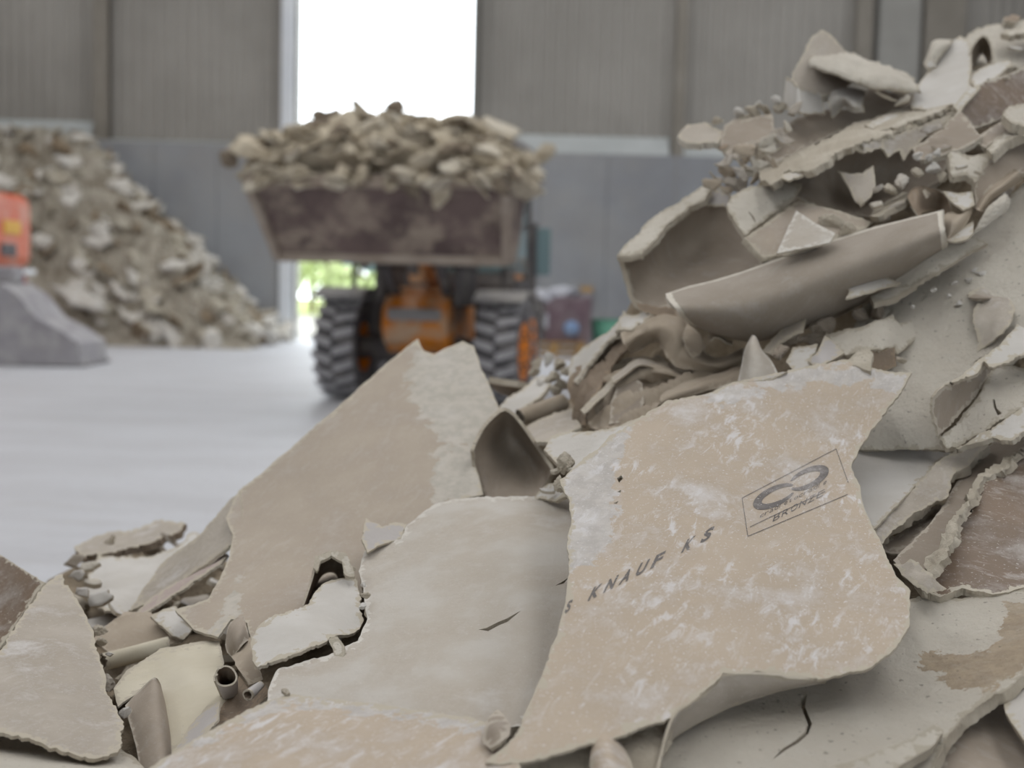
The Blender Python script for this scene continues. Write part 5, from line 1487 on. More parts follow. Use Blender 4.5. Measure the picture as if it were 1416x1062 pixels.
for k, (px, py, s, lab) in enumerate(((1268, 216, 8, 'white gypsum cube crumb, leftmost of the bright cluster under the slab'), (1285, 217, 6, 'small white crumb at the top of the bright cluster'), (1297, 213, 7, 'white crumb at the right top of the bright cluster'), (1291, 232, 11, 'largest bright white crumb of the cluster under the slab'),
                                      (1268, 240, 8, 'cream crumb at the lower left of the bright cluster'), (1302, 245, 9, 'cream crumb at the lower right of the bright cluster'), (1192, 280, 7, 'white crumb at the foot of the two-pointed shard'))):
    chunk('gypsum_crumb', lab, GC, px, py, 2.07, (s, s * .85, s * .9), 'white' if k < 4 else 'core', 80 + k, lv=2, rough=0.1)
sheet('flat_gypsum', 'flat grey gypsum piece with a crumbly lower rim at the right, above the rolled strip', BD,
  [(1310, 214), (1320, 205), (1339, 215), (1360, 213), (1377, 208), (1362, 230), (1348, 252), (1339, 242), (1317, 244)], [(1310, 214, 2.08), (1377, 208, 2.09), (1348, 252, 2.02)], ('gyp', 'back', 'core'), t=0.012, tear=1.4, step=5)
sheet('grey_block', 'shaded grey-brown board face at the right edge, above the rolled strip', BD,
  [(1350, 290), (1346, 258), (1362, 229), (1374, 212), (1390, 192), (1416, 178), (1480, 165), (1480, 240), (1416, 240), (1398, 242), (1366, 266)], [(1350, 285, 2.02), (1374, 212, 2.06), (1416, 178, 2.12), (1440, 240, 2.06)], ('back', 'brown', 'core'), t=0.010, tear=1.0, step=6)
sheet('pale_bar', 'pale board edge bar on top of the shaded grey-brown face at the right', BD,
  [(1364, 206), (1378, 190), (1412, 172), (1416, 184), (1390, 196), (1371, 213)], [(1364, 206, 2.05), (1412, 172, 2.12), (1390, 196, 2.05)], ('gyp', 'back', 'core'), t=0.016, tear=1.3, step=5)
sheet('edge_slab', 'thick pale slab end poking in at the right edge, below the brown underside', BD,
  [(1386, 160), (1395, 146), (1418, 143), (1480, 150), (1480, 182), (1416, 175), (1400, 171)], [(1386, 160, 2.1), (1480, 150, 2.15), (1416, 175, 2.05)], ('gyp', 'back', 'core'), t=0.016, tear=1.0, step=6)
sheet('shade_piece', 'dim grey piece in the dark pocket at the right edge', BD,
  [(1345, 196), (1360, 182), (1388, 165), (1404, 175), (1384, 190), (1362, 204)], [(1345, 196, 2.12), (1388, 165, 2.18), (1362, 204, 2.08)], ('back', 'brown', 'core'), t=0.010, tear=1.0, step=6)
loft('rolled_strip', 'slim beige rolled strip lying diagonally at the right edge', SC_,
  [[(1347, 288, 2.02), (1360, 268, 2.03), (1380, 250, 2.04), (1402, 233, 2.06)], [(1352, 291, 1.97), (1366, 270, 1.98), (1386, 255, 1.99), (1409, 236, 2.01)], [(1358, 293, 1.98), (1372, 275, 1.99), (1392, 260, 2.0), (1414, 244, 2.02)], [(1360, 292, 2.01), (1375, 276, 2.02), (1395, 262, 2.03), (1416, 248, 2.05)]],
  ('crumple', 'brown', 'core'), nu=12, nv=18, tear=0.0008)
chunk('oblong_lump', 'oblong layered gypsum lump beside the slim rolled strip', GC, 1368, 297, 1.96, (32, 13, 13), 'gyp', 91, rot=(0.1, -0.75, 0.35), rough=0.08)
loft('hollow_tube', 'brown hollow paper tube ring at the right end of the rolled board', SC_,
  [[(1254, 272, 2.06), (1262, 260, 2.08), (1280, 257, 2.09), (1300, 264, 2.09), (1312, 276, 2.07), (1316, 292, 2.05)],
   [(1262, 288, 2.02), (1270, 276, 2.05), (1284, 272, 2.09), (1300, 276, 2.10), (1308, 286, 2.08), (1312, 300, 2.04)],
   [(1272, 300, 2.0), (1278, 294, 2.06), (1288, 292, 2.10), (1298, 294, 2.11), (1304, 300, 2.08), (1308, 308, 2.02)]], ('brown', 'greytan', 'core'), nu=12, nv=22, tear=0.001)
sheet('white_square', 'bright square paper flap right of the hollow tube ring', SC_,
  [(1303, 264), (1325, 267), (1345, 265), (1348, 282), (1332, 291), (1319, 281)], [(1303, 264, 2.05), (1345, 265, 2.03), (1325, 290, 1.98)], ('white', 'back', 'core'), t=0.003, tear=0.7, step=5)
loft('upright_curl', 'curled brown paper standing at the right end of the rolled board', SC_,
  [[(1302, 326, 1.98), (1304, 300, 2.0), (1316, 292, 2.02), (1324, 300, 2.0)], [(1310, 332, 1.95), (1318, 312, 1.95), (1326, 302, 1.96), (1336, 292, 1.98)], [(1318, 330, 1.97), (1330, 318, 1.97), (1340, 304, 1.98), (1347, 288, 2.0)]], ('crumple', 'brown', 'core'), nu=12, nv=14, tear=0.001)
sheet('white_wedge', 'white paper wedge under the curled brown paper, on the broad white board', SC_,
  [(1308, 332), (1326, 318), (1346, 306), (1346, 322), (1338, 330), (1318, 334)], [(1308, 332, 1.95), (1346, 306, 1.98), (1335, 332, 1.93)], ('white', 'back', 'core'), t=0.003, tear=0.7, step=4)
sheet('plank_strip', 'narrow cream gypsum plank lying above the rolled board', BD,
  [(1203, 298), (1208, 290), (1228, 277), (1248, 265), (1258, 268), (1252, 277), (1230, 290), (1215, 300)], [(1203, 298, 2.06), (1258, 268, 2.1), (1230, 290, 2.04)], ('core', 'back', 'core'), t=0.010, tear=1.2, step=4)
for k, (px, py, s, lab) in enumerate(((1232, 292, 9, 'grey board bit in the dark pocket under the cream plank'), (1225, 300, 6, 'small grey crumb in the pocket under the cream plank'), (1232, 262, 12, 'cream rounded lump left of the hollow tube ring'), (1214, 262, 9, 'grey lump beside the two-pointed shard'), (1248, 250, 13, 'dim grey lump in the hollow behind the tube ring'), (1262, 290, 9, 'lilac scrap lump inside the hollow tube ring'))):
    chunk('gypsum_crumb', lab, GC, px, py, 2.09, (s * 1.4, s * .8, s * .8), 'grey' if k != 2 else 'core', 100 + k, lv=2, rough=0.1)
# torn flaps below the rolled board
sheet('torn_flap', 'torn white paper flap with a hooked tip below the rolled board', SC_,
  [(1154, 399), (1158, 386), (1166, 374), (1185, 375), (1203, 368), (1216, 379), (1246, 391), (1204, 404), (1169, 412), (1174, 402), (1170, 390)], [(1154, 399, 1.94), (1203, 368, 1.98), (1246, 391, 1.95), (1169, 412, 1.90)], ('white', 'back', 'core'), t=0.003, tear=0.9, step=4)
sheet('small_slab', 'short cream gypsum slab under the torn white flap', BD,
  [(1203, 411), (1230, 400), (1262, 389), (1268, 393), (1240, 411), (1208, 420)], [(1203, 412, 1.955), (1262, 390, 1.975), (1208, 420, 1.94)], ('gyp', 'back', 'core'), t=0.010, tear=1.0, step=4)
sheet('lumpy_slab', 'white lumpy gypsum slab left of the broad white board', BD,
  [(1142, 462), (1170, 455), (1198, 450), (1216, 442), (1235, 435), (1244, 446), (1265, 440), (1272, 458), (1266, 468), (1241, 490), (1237, 480), (1208, 483), (1194, 482), (1168, 490), (1150, 476)],
  [(1142, 462, 1.95), (1265, 440, 1.98), (1241, 490, 1.87), (1168, 490, 1.87), (1228, 452, 1.90)], ('gyp', 'back', 'core'), t=0.012, tear=1.2, step=5, bump=0.004)
sheet('brown_underside', 'small brown shaded board side below the lumpy white slab', BD,
  [(1205, 484), (1237, 481), (1240, 506), (1218, 515), (1203, 515)], [(1205, 484, 1.865), (1237, 481, 1.87), (1218, 515, 1.86)], ('brown', 'brown', 'core'), t=0.006, tear=0.6, step=5)
sheet('white_scrap', 'white square-ish board scrap behind the top edge of the printed sheet', BD,
  [(1087, 500), (1096, 480), (1114, 478), (1131, 475), (1128, 486), (1118, 499), (1128, 509), (1099, 515)], [(1087, 500, 1.89), (1131, 475, 1.92), (1110, 513, 1.85)], ('white', 'back', 'core'), t=0.005, tear=0.9, step=4)
sheet('lilac_facet', 'lilac-grey facet beside the white square-ish scrap', SC_,
  [(1117, 498), (1130, 487), (1141, 462), (1154, 474), (1168, 488), (1150, 498), (1127, 508)], [(1117, 498, 1.87), (1141, 462, 1.93), (1165, 488, 1.87), (1135, 495, 1.845)], ('lilac', 'back', 'core'), t=0.004, tear=0.6, step=4)
loft('spiky_cone', 'pointed grey paper cone sticking up behind the top edge of the printed sheet', SC_,
  [[(1040, 463, 1.91), (1042, 463, 1.90), (1045, 465, 1.90), (1047, 468, 1.91)], [(1030, 482, 1.90), (1037, 478, 1.87), (1048, 478, 1.865), (1054, 484, 1.88)], [(1025, 506, 1.89), (1036, 502, 1.85), (1052, 500, 1.845), (1068, 500, 1.87)], [(1018, 536, 1.87), (1034, 532, 1.83), (1056, 530, 1.825), (1080, 524, 1.85)]],
  ('grey', 'brown', 'gyp'), t=0.003, nu=18, nv=16, tear=0.0008)
sheet('pointed_paper', 'pointed grey paper blade leaning under the rolled board', SC_,
  [(1052, 486), (1075, 462), (1094, 442), (1108, 429), (1114, 432), (1110, 458), (1092, 466), (1078, 474), (1066, 490)], [(1052, 486, 1.96), (1110, 430, 2.0), (1092, 468, 1.94)], ('greytan', 'brown', 'core'), t=0.003, tear=0.8, step=5)
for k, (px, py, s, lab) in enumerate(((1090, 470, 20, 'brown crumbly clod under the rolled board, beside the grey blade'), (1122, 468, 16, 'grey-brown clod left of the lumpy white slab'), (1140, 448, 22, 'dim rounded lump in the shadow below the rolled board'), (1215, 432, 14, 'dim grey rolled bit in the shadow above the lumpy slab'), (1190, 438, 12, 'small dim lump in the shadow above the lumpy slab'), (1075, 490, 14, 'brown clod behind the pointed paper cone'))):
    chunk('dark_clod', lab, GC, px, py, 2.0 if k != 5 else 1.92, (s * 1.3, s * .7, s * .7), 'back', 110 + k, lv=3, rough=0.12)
sheet('top_gypsum', 'rough white gypsum patch on the top edge of the printed sheet beside the paper cone', GC,
  [(980, 548), (996, 534), (1014, 528), (1060, 524), (1090, 514), (1060, 530), (1020, 538)], [(980, 548, 1.755), (1014, 528, 1.77), (1090, 514, 1.785)], ('gyp', 'back', 'core'), t=0.008, tear=1.2, step=4)
sheet('corner_gypsum', 'pitted gypsum fragment standing on the top edge of the printed sheet', BD,
  [(1158, 502), (1172, 498), (1184, 487), (1202, 480), (1208, 490), (1204, 513), (1190, 507)], [(1158, 502, 1.80), (1202, 480, 1.83), (1200, 512, 1.765)], ('core', 'back', 'core'), t=0.008, tear=1.4, step=4)
chunk('gypsum_crumb', 'tiny tan crumb beside the brown side of the lumpy slab', GC, 1244, 498, 1.85, (8, 6, 6), 'core', 120, lv=2)
# shreds on the broad white board
sheet('paper_shred', 'torn papery shred peeling off the broad white board near its right edge', SC_,
  [(1338, 410), (1350, 402), (1368, 394), (1372, 386), (1388, 388), (1398, 384), (1394, 408), (1404, 425), (1398, 448), (1378, 468), (1352, 488), (1348, 450), (1346, 428), (1360, 418)],
  [(1338, 410, 1.92), (1398, 384, 1.95), (1398, 448, 1.83), (1352, 488, 1.845), (1370, 430, 1.87)], ('greytan', 'back', 'core'), t=0.002, tear=1.8, step=5, bump=0.004, crumple=0.003, cfreq=16)
loft('curled_shred', 'small curled shred with a brown hollow on the broad white board', SC_,
  [[(1337, 408, 1.93), (1350, 401, 1.94), (1362, 404, 1.94), (1382, 410, 1.92)], [(1338, 411, 1.90), (1350, 411, 1.89), (1364, 412, 1.89), (1383, 412, 1.91)], [(1342, 416, 1.91), (1352, 418, 1.90), (1366, 416, 1.90), (1382, 413, 1.905)]], ('back', 'brown', 'core'), nu=8, nv=14, tear=0.001)
for k, (px, py, s) in enumerate(((1339, 388, 7), (1357, 380, 9), (1320, 392, 5), (1325, 420, 6), (1312, 410, 5), (1348, 372, 5), (1404, 358, 4), (1290, 402, 5), (1262, 425, 4))):
    chunk('gypsum_crumb', 'tiny white gypsum crumb lying on the broad white board', GC, px, py, 1.955 - (py - 380) * 0.0008, (s, s * .8, s * .7), 'white', 130 + k, lv=2, rough=0.08, group='crumbs on the broad white board')

# top of the heap
sheet('top_peak', 'pale board corner standing up as the tallest tip left on the heap top', BD,
  [(1136, 41), (1148, 47), (1159, 59), (1173, 77), (1188, 104), (1160, 130), (1132, 132), (1111, 128), (1094, 112), (1096, 100), (1110, 76), (1123, 51)],
  [(1136, 41, 2.56), (1094, 112, 2.46), (1188, 104, 2.52), (1132, 132, 2.42), (1125, 70, 2.50)], ('greytan', 'back', 'gyp'), t=0.022, tear=0.7, step=6)
loft('top_fold', 'thick folded pale slab draped over the standing board corner at the heap top', BD,
  [[(1122, 80, 2.50), (1150, 74, 2.56), (1180, 76, 2.58), (1212, 88, 2.57), (1240, 96, 2.55), (1264, 112, 2.50)],
   [(1118, 83, 2.42), (1146, 82, 2.45), (1180, 88, 2.46), (1212, 98, 2.45), (1240, 106, 2.44), (1268, 118, 2.43)],
   [(1116, 86, 2.37), (1142, 92, 2.37), (1178, 103, 2.36), (1210, 112, 2.35), (1240, 116, 2.36), (1272, 123, 2.37)],
   [(1118, 92, 2.37), (1142, 101, 2.36), (1178, 115, 2.35), (1210, 124, 2.34), (1240, 128, 2.35), (1274, 129, 2.37)]], ('gyp', 'brown', 'core'), t=0.006, nu=20, nv=54, tear=0.005, bump=0.005, crumple=0.005, cfreq=12)
loft('box_fold', 'pale boxy folded board end below the standing corner on the heap top', BD,
  [[(1086, 105, 2.47), (1096, 112, 2.42), (1104, 120, 2.38), (1120, 125, 2.40), (1138, 129, 2.43)], [(1084, 128, 2.46), (1095, 133, 2.41), (1104, 138, 2.37), (1121, 141, 2.39), (1140, 143, 2.42)], [(1082, 150, 2.45), (1094, 154, 2.40), (1104, 157, 2.36), (1122, 159, 2.38), (1142, 158, 2.41)]],
  ('white', 'back', 'core'), t=0.006, nu=10, nv=20, tear=0.002)
loft('top_wave', 'wavy curled paper edge under the thick folded slab on the heap top', SC_,
  [[(1142, 138, 2.44), (1150, 124, 2.46), (1165, 120, 2.47), (1186, 122, 2.47), (1198, 126, 2.46)], [(1146, 146, 2.40), (1155, 134, 2.38), (1168, 134, 2.38), (1182, 142, 2.36), (1194, 142, 2.38)], [(1150, 166, 2.42), (1160, 156, 2.42), (1168, 148, 2.42), (1178, 156, 2.38), (1196, 156, 2.38)]], ('white', 'brown', 'core'), t=0.003, nu=14, nv=22, tear=0.001)
sheet('shade_gap_sheet', 'shaded brown board face below the folded slab on the heap top', BD,  # filler sheet; its brown stands in for a dark shaded gap
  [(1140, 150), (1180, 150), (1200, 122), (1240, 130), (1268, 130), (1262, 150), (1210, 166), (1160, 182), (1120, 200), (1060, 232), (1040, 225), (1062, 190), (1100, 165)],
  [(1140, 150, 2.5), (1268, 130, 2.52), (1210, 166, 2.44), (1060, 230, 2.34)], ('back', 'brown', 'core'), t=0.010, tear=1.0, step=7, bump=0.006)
sheet('left_board_end', 'grey board end jutting left from the heap top', BD,
  [(996, 200), (1002, 174), (1016, 165), (1068, 159), (1072, 184), (1046, 197), (1006, 213)], [(996, 200, 2.36), (1068, 159, 2.42), (1046, 197, 2.34)], ('back', 'brown', 'gyp'), t=0.014, tear=1.0, step=5, bump=0.003)
sheet('left_stick', 'short brown-tipped board stub pointing left at the heap top', BD,
  [(937, 189), (950, 172), (975, 169), (1000, 180), (994, 199), (960, 198), (945, 196)], [(937, 189, 2.42), (975, 169, 2.46), (995, 198, 2.38)], ('greytan', 'brown', 'gyp'), t=0.014, tear=1.2, step=5, bump=0.003)
rr = random.Random(3)
for k, (px, py, s) in enumerate(((1022, 158, 9), (1040, 152, 10), (1056, 150, 11), (1072, 140, 9), (1080, 150, 10), (990, 168, 8), (1050, 143, 7), (1032, 163, 8))):
    chunk('gypsum_crumb', 'cream crumb heaped on the board end that juts left at the heap top', GC, px, py, 2.44, (s * 1.3, s * .8, s * .7), 'core' if k % 3 else 'white', 150 + k, lv=2, rough=0.12, group='crumbs on the jutting board end')
for k, (px, py, s) in enumerate(((1022, 215, 12), (1042, 204, 13), (1060, 196, 12), (1052, 216, 14), (1030, 232, 13), (1010, 238, 13), (992, 248, 11), (1015, 252, 14), (1040, 240, 14), (1066, 232, 9), (1000, 262, 12), (1030, 220, 9), (1076, 205, 9), (1080, 188, 10))):
    if k % 2: chunk('gypsum_clod', 'brownish crumbly clod in the tangle on the left shoulder of the heap', GC, px, py, 2.30 if px < 1060 else 2.26, (s * 1.2, s * .8, s * .8), ('core', 'greytan', 'crumple')[k % 3], 170 + k, lv=2, rough=0.16, group='clods on the left shoulder of the heap')
    else: shard('twisted_shard', 'twisted beige shard in the tangle on the left shoulder of the heap', SC_, px, py, 2.27 if px < 1060 else 2.23, (s * 1.7, s * 1.0), (('greytan', 'crumple', 'gyp')[k % 3], 'back', 'core'), 940 + k, t=0.004, bend=0.35, group='shards on the left shoulder of the heap')
for k, (px, py, s) in enumerate(((1000, 228, 14), (1034, 210, 15), (1048, 228, 16), (1020, 242, 15), (984, 256, 12), (1062, 210, 12), (1072, 222, 12), (1046, 250, 14), (1090, 176, 14), (1084, 196, 12))):
    shard('twisted_shard', 'twisted beige shard in the tangle on the left shoulder of the heap', SC_, px, py, 2.25 if px < 1060 else 2.22, (s * 1.5, s * .8), (('greytan', 'crumple', 'gyp')[k % 3], 'back', 'core'), 960 + k, t=0.003, bend=0.45, group='shards on the left shoulder of the heap')
loft('shoulder_curl', 'thin curled paper strip in the crumbly tangle on the left shoulder', SC_,
  [[(1056, 218, 2.24), (1064, 226, 2.22), (1072, 238, 2.20), (1078, 246, 2.2)], [(1064, 212, 2.24), (1072, 222, 2.20), (1080, 236, 2.18), (1088, 238, 2.18)]], ('crumple', 'brown', 'core'), nu=6, nv=14, tear=0.001)
sheet('white_scoop', 'smooth white concave sheet sloping up at the right of the heap top', BD,
  [(1260, 150), (1262, 128), (1282, 100), (1300, 76), (1316, 57), (1328, 50), (1341, 60), (1343, 90), (1340, 116), (1347, 121), (1332, 147), (1310, 152)],
  [(1260, 150, 2.36), (1328, 50, 2.58), (1332, 147, 2.26), (1300, 100, 2.46), (1343, 90, 2.42)], ('white', 'back', 'core'), t=0.008, tear=0.9, step=6)
loft('scoop_roll', 'rolled pale flap on the left side of the white concave sheet', SC_,
  [[(1276, 88, 2.53), (1284, 70, 2.55), (1292, 55, 2.57), (1318, 54, 2.58)], [(1280, 95, 2.49), (1288, 76, 2.49), (1298, 64, 2.50), (1315, 60, 2.53)], [(1285, 103, 2.48), (1295, 88, 2.49), (1304, 75, 2.51), (1314, 64, 2.53)]], ('gyp', 'brown', 'core'), t=0.005, nu=12, nv=14, tear=0.001)
sheet('cap_sheet', 'pale board forming the highest crest at the top right of the heap', BD,
  [(1330, 57), (1345, 43), (1365, 34), (1386, 32), (1416, 27), (1480, 20), (1480, 100), (1416, 96), (1398, 92), (1372, 86), (1345, 90)],
  [(1330, 57, 2.62), (1416, 27, 2.78), (1480, 60, 2.70), (1345, 90, 2.54), (1398, 92, 2.55)], ('gyp', 'back', 'core'), t=0.012, tear=1.4, step=6, bump=0.004)
loft('dark_arch', 'small dark arched paper hollow near the top right crest', SC_,
  [[(1340, 92, 2.46), (1344, 68, 2.47), (1358, 51, 2.48), (1368, 60, 2.48), (1373, 82, 2.46)], [(1345, 92, 2.50), (1349, 74, 2.53), (1358, 62, 2.54), (1365, 68, 2.53), (1369, 84, 2.50)], [(1350, 92, 2.53), (1353, 82, 2.55), (1358, 76, 2.56), (1362, 80, 2.55), (1365, 88, 2.53)]], ('back', 'gyp', 'core'), t=0.004, nu=10, nv=16, tear=0.001)
sheet('arch_slip', 'pale slip of board below the dark arched hollow', BD,
  [(1340, 114), (1346, 100), (1372, 88), (1394, 83), (1400, 89), (1382, 104), (1352, 120)], [(1340, 114, 2.36), (1394, 83, 2.46), (1352, 120, 2.32)], ('white', 'brown', 'core'), t=0.008, tear=1.2, step=5)
sheet('brown_slab', 'thick slab with brown paper underside at the top right edge', BD,
  [(1320, 149), (1340, 124), (1362, 113), (1416, 93), (1480, 75), (1480, 140), (1416, 150), (1380, 166), (1346, 178), (1332, 160)],
  [(1320, 149, 2.25), (1362, 113, 2.30), (1480, 75, 2.42), (1346, 178, 2.24), (1416, 150, 2.30)], ('kraft_dark', 'back', 'gyp'), t=0.014, tear=1.1, step=6, bump=0.003)
sheet('slab_light_edge', 'straight pale board edge at the left of the brown slab, top right', BD,
  [(1318, 148), (1338, 124), (1352, 116), (1356, 120), (1334, 146), (1328, 156)], [(1318, 148, 2.235), (1352, 116, 2.285), (1330, 154, 2.22)], ('white', 'back', 'core'), t=0.006, tear=0.5, step=5)
sheet('crest_bit', 'small dark broken bit on the crest at the top right edge', BD,
  [(1388, 24), (1400, 20), (1412, 23), (1404, 30), (1392, 30)], [(1388, 24, 2.76), (1412, 23, 2.8), (1400, 30, 2.72)], ('brown', 'brown', 'core'), t=0.012, tear=1.0, step=4)
sheet('crest_strip', 'broken strip with a dark edge on the crest at the top right edge', BD,
  [(1384, 46), (1400, 40), (1416, 35), (1480, 22), (1480, 36), (1416, 46), (1398, 50)], [(1384, 46, 2.58), (1480, 22, 2.7), (1398, 50, 2.54)], ('gyp', 'brown', 'core'), t=0.012, tear=1.2, step=4)

# broken layers along the long slab
sheet('bright_tongue', 'bright white paper tongue on the front edge of the long broken slab', SC_,
  [(1078, 246), (1090, 238), (1108, 234), (1126, 229), (1147, 219), (1142, 231), (1126, 238), (1106, 244), (1090, 250)], [(1078, 246, 2.10), (1147, 219, 2.11), (1106, 244, 2.07)], ('white', 'back', 'core'), t=0.003, tear=1.2, step=4)
sheet('layer_strip', 'thin broken strip lying along the crest of the long slab', BD,
  [(1216, 180), (1240, 167), (1270, 156), (1298, 147), (1314, 138), (1318, 144), (1300, 155), (1270, 165), (1240, 176)], [(1216, 180, 2.20), (1314, 138, 2.36), (1270, 165, 2.20)], ('gyp', 'brown', 'core'), t=0.008, tear=1.6, step=4)
sheet('layer_strip', 'cream broken strip on the rear of the long slab, below the white concave sheet', BD,
  [(1196, 172), (1226, 158), (1258, 150), (1266, 154), (1236, 166), (1206, 178)], [(1196, 172, 2.28), (1262, 150, 2.40), (1206, 178, 2.25)], ('white', 'brown', 'core'), t=0.006, tear=1.2, step=4)
for k, (px, py, d, sx, sy, m, lab) in enumerate(((1290, 180, 2.12, 20, 9, 'greytan', 'grey shard hanging at the right of the ragged flap'), (1330, 232, 2.03, 10, 6, 'white', 'white chip on the flat grey gypsum piece'), (1352, 240, 2.0, 10, 7, 'core', 'crumbly chip at the lower rim of the flat grey gypsum piece'), (1240, 285, 2.05, 16, 7, 'greytan', 'grey shard over the cream plank'),
                                                (1212, 284, 2.06, 13, 8, 'gyp', 'cream shard left of the cream plank'), (1280, 268, 2.05, 14, 8, 'back', 'dim shard on the hollow tube ring'), (1300, 205, 2.10, 16, 8, 'back', 'dim shard above the bright crumb cluster'), (1100, 152, 2.36, 18, 8, 'greytan', 'beige shard below the boxy folded end'),
                                                (1225, 135, 2.36, 22, 8, 'greytan', 'beige shard under the thick folded slab'), (1250, 140, 2.36, 14, 7, 'gyp', 'cream shard under the right end of the thick folded slab'), (1380, 110, 2.33, 20, 7, 'gyp', 'cream shard on the top edge of the brown slab'), (1404, 68, 2.52, 14, 9, 'white', 'white shard on the crest board'),
                                                (1290, 90, 2.46, 10, 8, 'white', 'white chip at the left rim of the white concave sheet'), (1000, 205, 2.3, 14, 7, 'brown', 'brown shard under the board end that juts left'))):
    shard('board_shard', lab, BD, px, py, d, (sx, sy), (m, 'back', 'core'), 1200 + k, t=0.005, bend=0.12)
for k, (px, py, d, sx, sy, m, lab) in enumerate(((795, 655, 1.60, 14, 6, 'gyp', 'cream flake on the whitish left margin of the printed sheet'), (770, 650, 1.66, 12, 8, 'core', 'crumbly flake beside the left corner lump'), (812, 640, 1.62, 8, 5, 'gyp', 'small flake right of the left corner lump'), (758, 680, 1.78, 14, 6, 'white', 'white flake at the foot of the brown curl'))):
    shard('gypsum_flake', lab, GC, px, py, d, (sx, sy), (m, 'back', 'core'), 1230 + k, t=0.005, bend=0.2)
# crumbs on the left rim
for k, (px, py, d, s, lab) in enumerate(((136, 872, 1.72, 12, 'white crumb above the cream rolled tube'), (150, 905, 1.6, 6, 'tiny white crumb beside the cream rolled tube'), (505, 822, 1.52, 7, 'cream crumb at the right tip of the small white flap'), (500, 838, 1.5, 6, 'second cream crumb by the right tip of the small white flap'), (485, 786, 1.62, 6, 'cream crumb above the small white flap'), (172, 985, 1.38, 9, 'cream crumb beside the upright grey-brown cone'),
                                         (395, 955, 1.235, 8, 'grey flake on the upper rim of the bottom tan board'), (502, 808, 1.55, 5, 'uppermost cream crumb by the right tip of the small white flap'), (142, 888, 1.68, 7, 'white crumb just left of the olive-beige triangle'))):
    chunk('gypsum_crumb', lab, GC, px, py, d, (s, s * .75, s * .7), ('core', 'white')[k % 2], 200 + k, lv=2, rough=0.12)
for k, (px, py, d, sx, sy, m, lab) in enumerate(((100, 776, 2.25, 22, 13, 'greytan', 'flat beige shard on the far left rim, behind the dusty torn board'), (124, 784, 2.12, 18, 10, 'gyp', 'cream shard tilted beside the top of the dusty torn board'), (108, 796, 2.0, 16, 11, 'white', 'white shard on the top corner of the dusty torn board'),
                                                (128, 806, 2.0, 20, 10, 'gyp', 'cream shard below the cream tilted one at left'), (116, 822, 1.9, 14, 10, 'greytan', 'beige shard along the right edge of the dusty torn board'), (140, 830, 1.92, 22, 14, 'white', 'white rounded shard below the whitish dusty board'), 
                                                (160, 846, 1.86, 16, 8, 'white', 'small white shard left of the olive-beige triangle'), (150, 752, 2.5, 26, 9, 'core', 'crumbly shard under the broken slab on the far left rim'), (235, 745, 2.45, 20, 8, 'greytan', 'beige shard at the right end of the broken slab on the far left rim'),
                                                (262, 852, 1.78, 12, 10, 'brown', 'dark shard in the black gap right of the white folded corner'))):
    shard('board_shard', lab, BD, px, py, d, (sx, sy), (m, 'back', 'core'), 900 + k, t=0.008 if k % 2 else 0.005)
# ------------------------------------------------------------------ print on the big sheet (parts of it)
SO = S1['obj']
def on_s1(xy, lift=0.0012):
    xy = np.asarray(xy, dtype=float)
    p = Pn(xy, 1.0 / S1['f'](xy))
    return p
# the printed marks hug the real mesh surface
dg = bpy.context.evaluated_depsgraph_get()
from mathutils.bvhtree import BVHTree
_me = SO.data
bvh = BVHTree.FromPolygons([v.co[:] for v in _me.vertices], [p.vertices[:] for p in _me.polygons])
def stick(xy, lift=0.0005):
    out = []
    for (x, y) in xy:
        dv = Vector(ray(x, y)).normalized()
        h = bvh.ray_cast(Vector(CAM), dv)
        if h[0] is None:
            q = Vector(Pn(np.array([[x, y]]), 1.0 / S1['f'](np.array([[x, y]])))[0])
            nrm = Vector(S1['n'])
        else: q, nrm = h[0], h[1]
        if nrm.dot(dv) > 0: nrm = -nrm
        out.append(tuple(q + nrm * lift))
    return np.array(out)
def mark(name, xy, faces):
    V = stick(xy)
    me = pydata(name, V, faces, S1['uvf'](V), None, None, {'edge': np.ones(len(V)), 'peel': np.zeros(len(V))})
    return link(name, me, M['ink'], SO)
def glyph(ch, bold=0.0):
    cu = bpy.data.curves.new('glyph', 'FONT')
    cu.body = ch
    cu.offset = bold
    cu.resolution_u = 4
    ob = bpy.data.objects.new('glyph', cu)
    COL.objects.link(ob)
    bpy.context.view_layer.update()
    me = ob.evaluated_get(bpy.context.evaluated_depsgraph_get()).to_mesh()
    v = np.array([q.co[:2] for q in me.vertices])
    f = [tuple(q.vertices) for q in me.polygons]
    bpy.data.objects.remove(ob)
    bpy.data.curves.remove(cu)
    return v, f
def put_text(s, base, ex, up, adv=None, bold=0.02, name='printed_letter'):
    """each letter its own mark; ex: px vector of one glyph width, up: px vector of cap height, adv: list of offsets along baseline dir in px"""
    base, ex, up = np.array(base, float), np.array(ex, float), np.array(up, float)
    for ch, a in zip(s, adv):
        if ch == ' ': continue
        v, f = glyph(ch, bold)
        lo, hi = v.min(0), v.max(0)
        u = (v - lo) / np.maximum(hi - lo, 1e-6)
        if ch in 'leti' : u[:, 0] = u[:, 0] * min(1.0, (hi - lo)[0] / 0.5)
        h = min(1.0, (hi - lo)[1] / 0.70) if ch.islower() else 1.0
        xy = base + (ex / np.linalg.norm(ex)) * a + u[:, :1] * ex + u[:, 1:] * h * up
        mark(name, xy, f)
BE = np.array([166, -85.0]) / np.linalg.norm([166, -85.0])
put_text('KNAUFKS', (812, 832), BE * 15, (9.5, -19.5), [0, 24, 48, 72.5, 97, 145, 174], 0.035)
put_text('S', (780, 849), BE * 8, (6, -17), [0], 0.03)
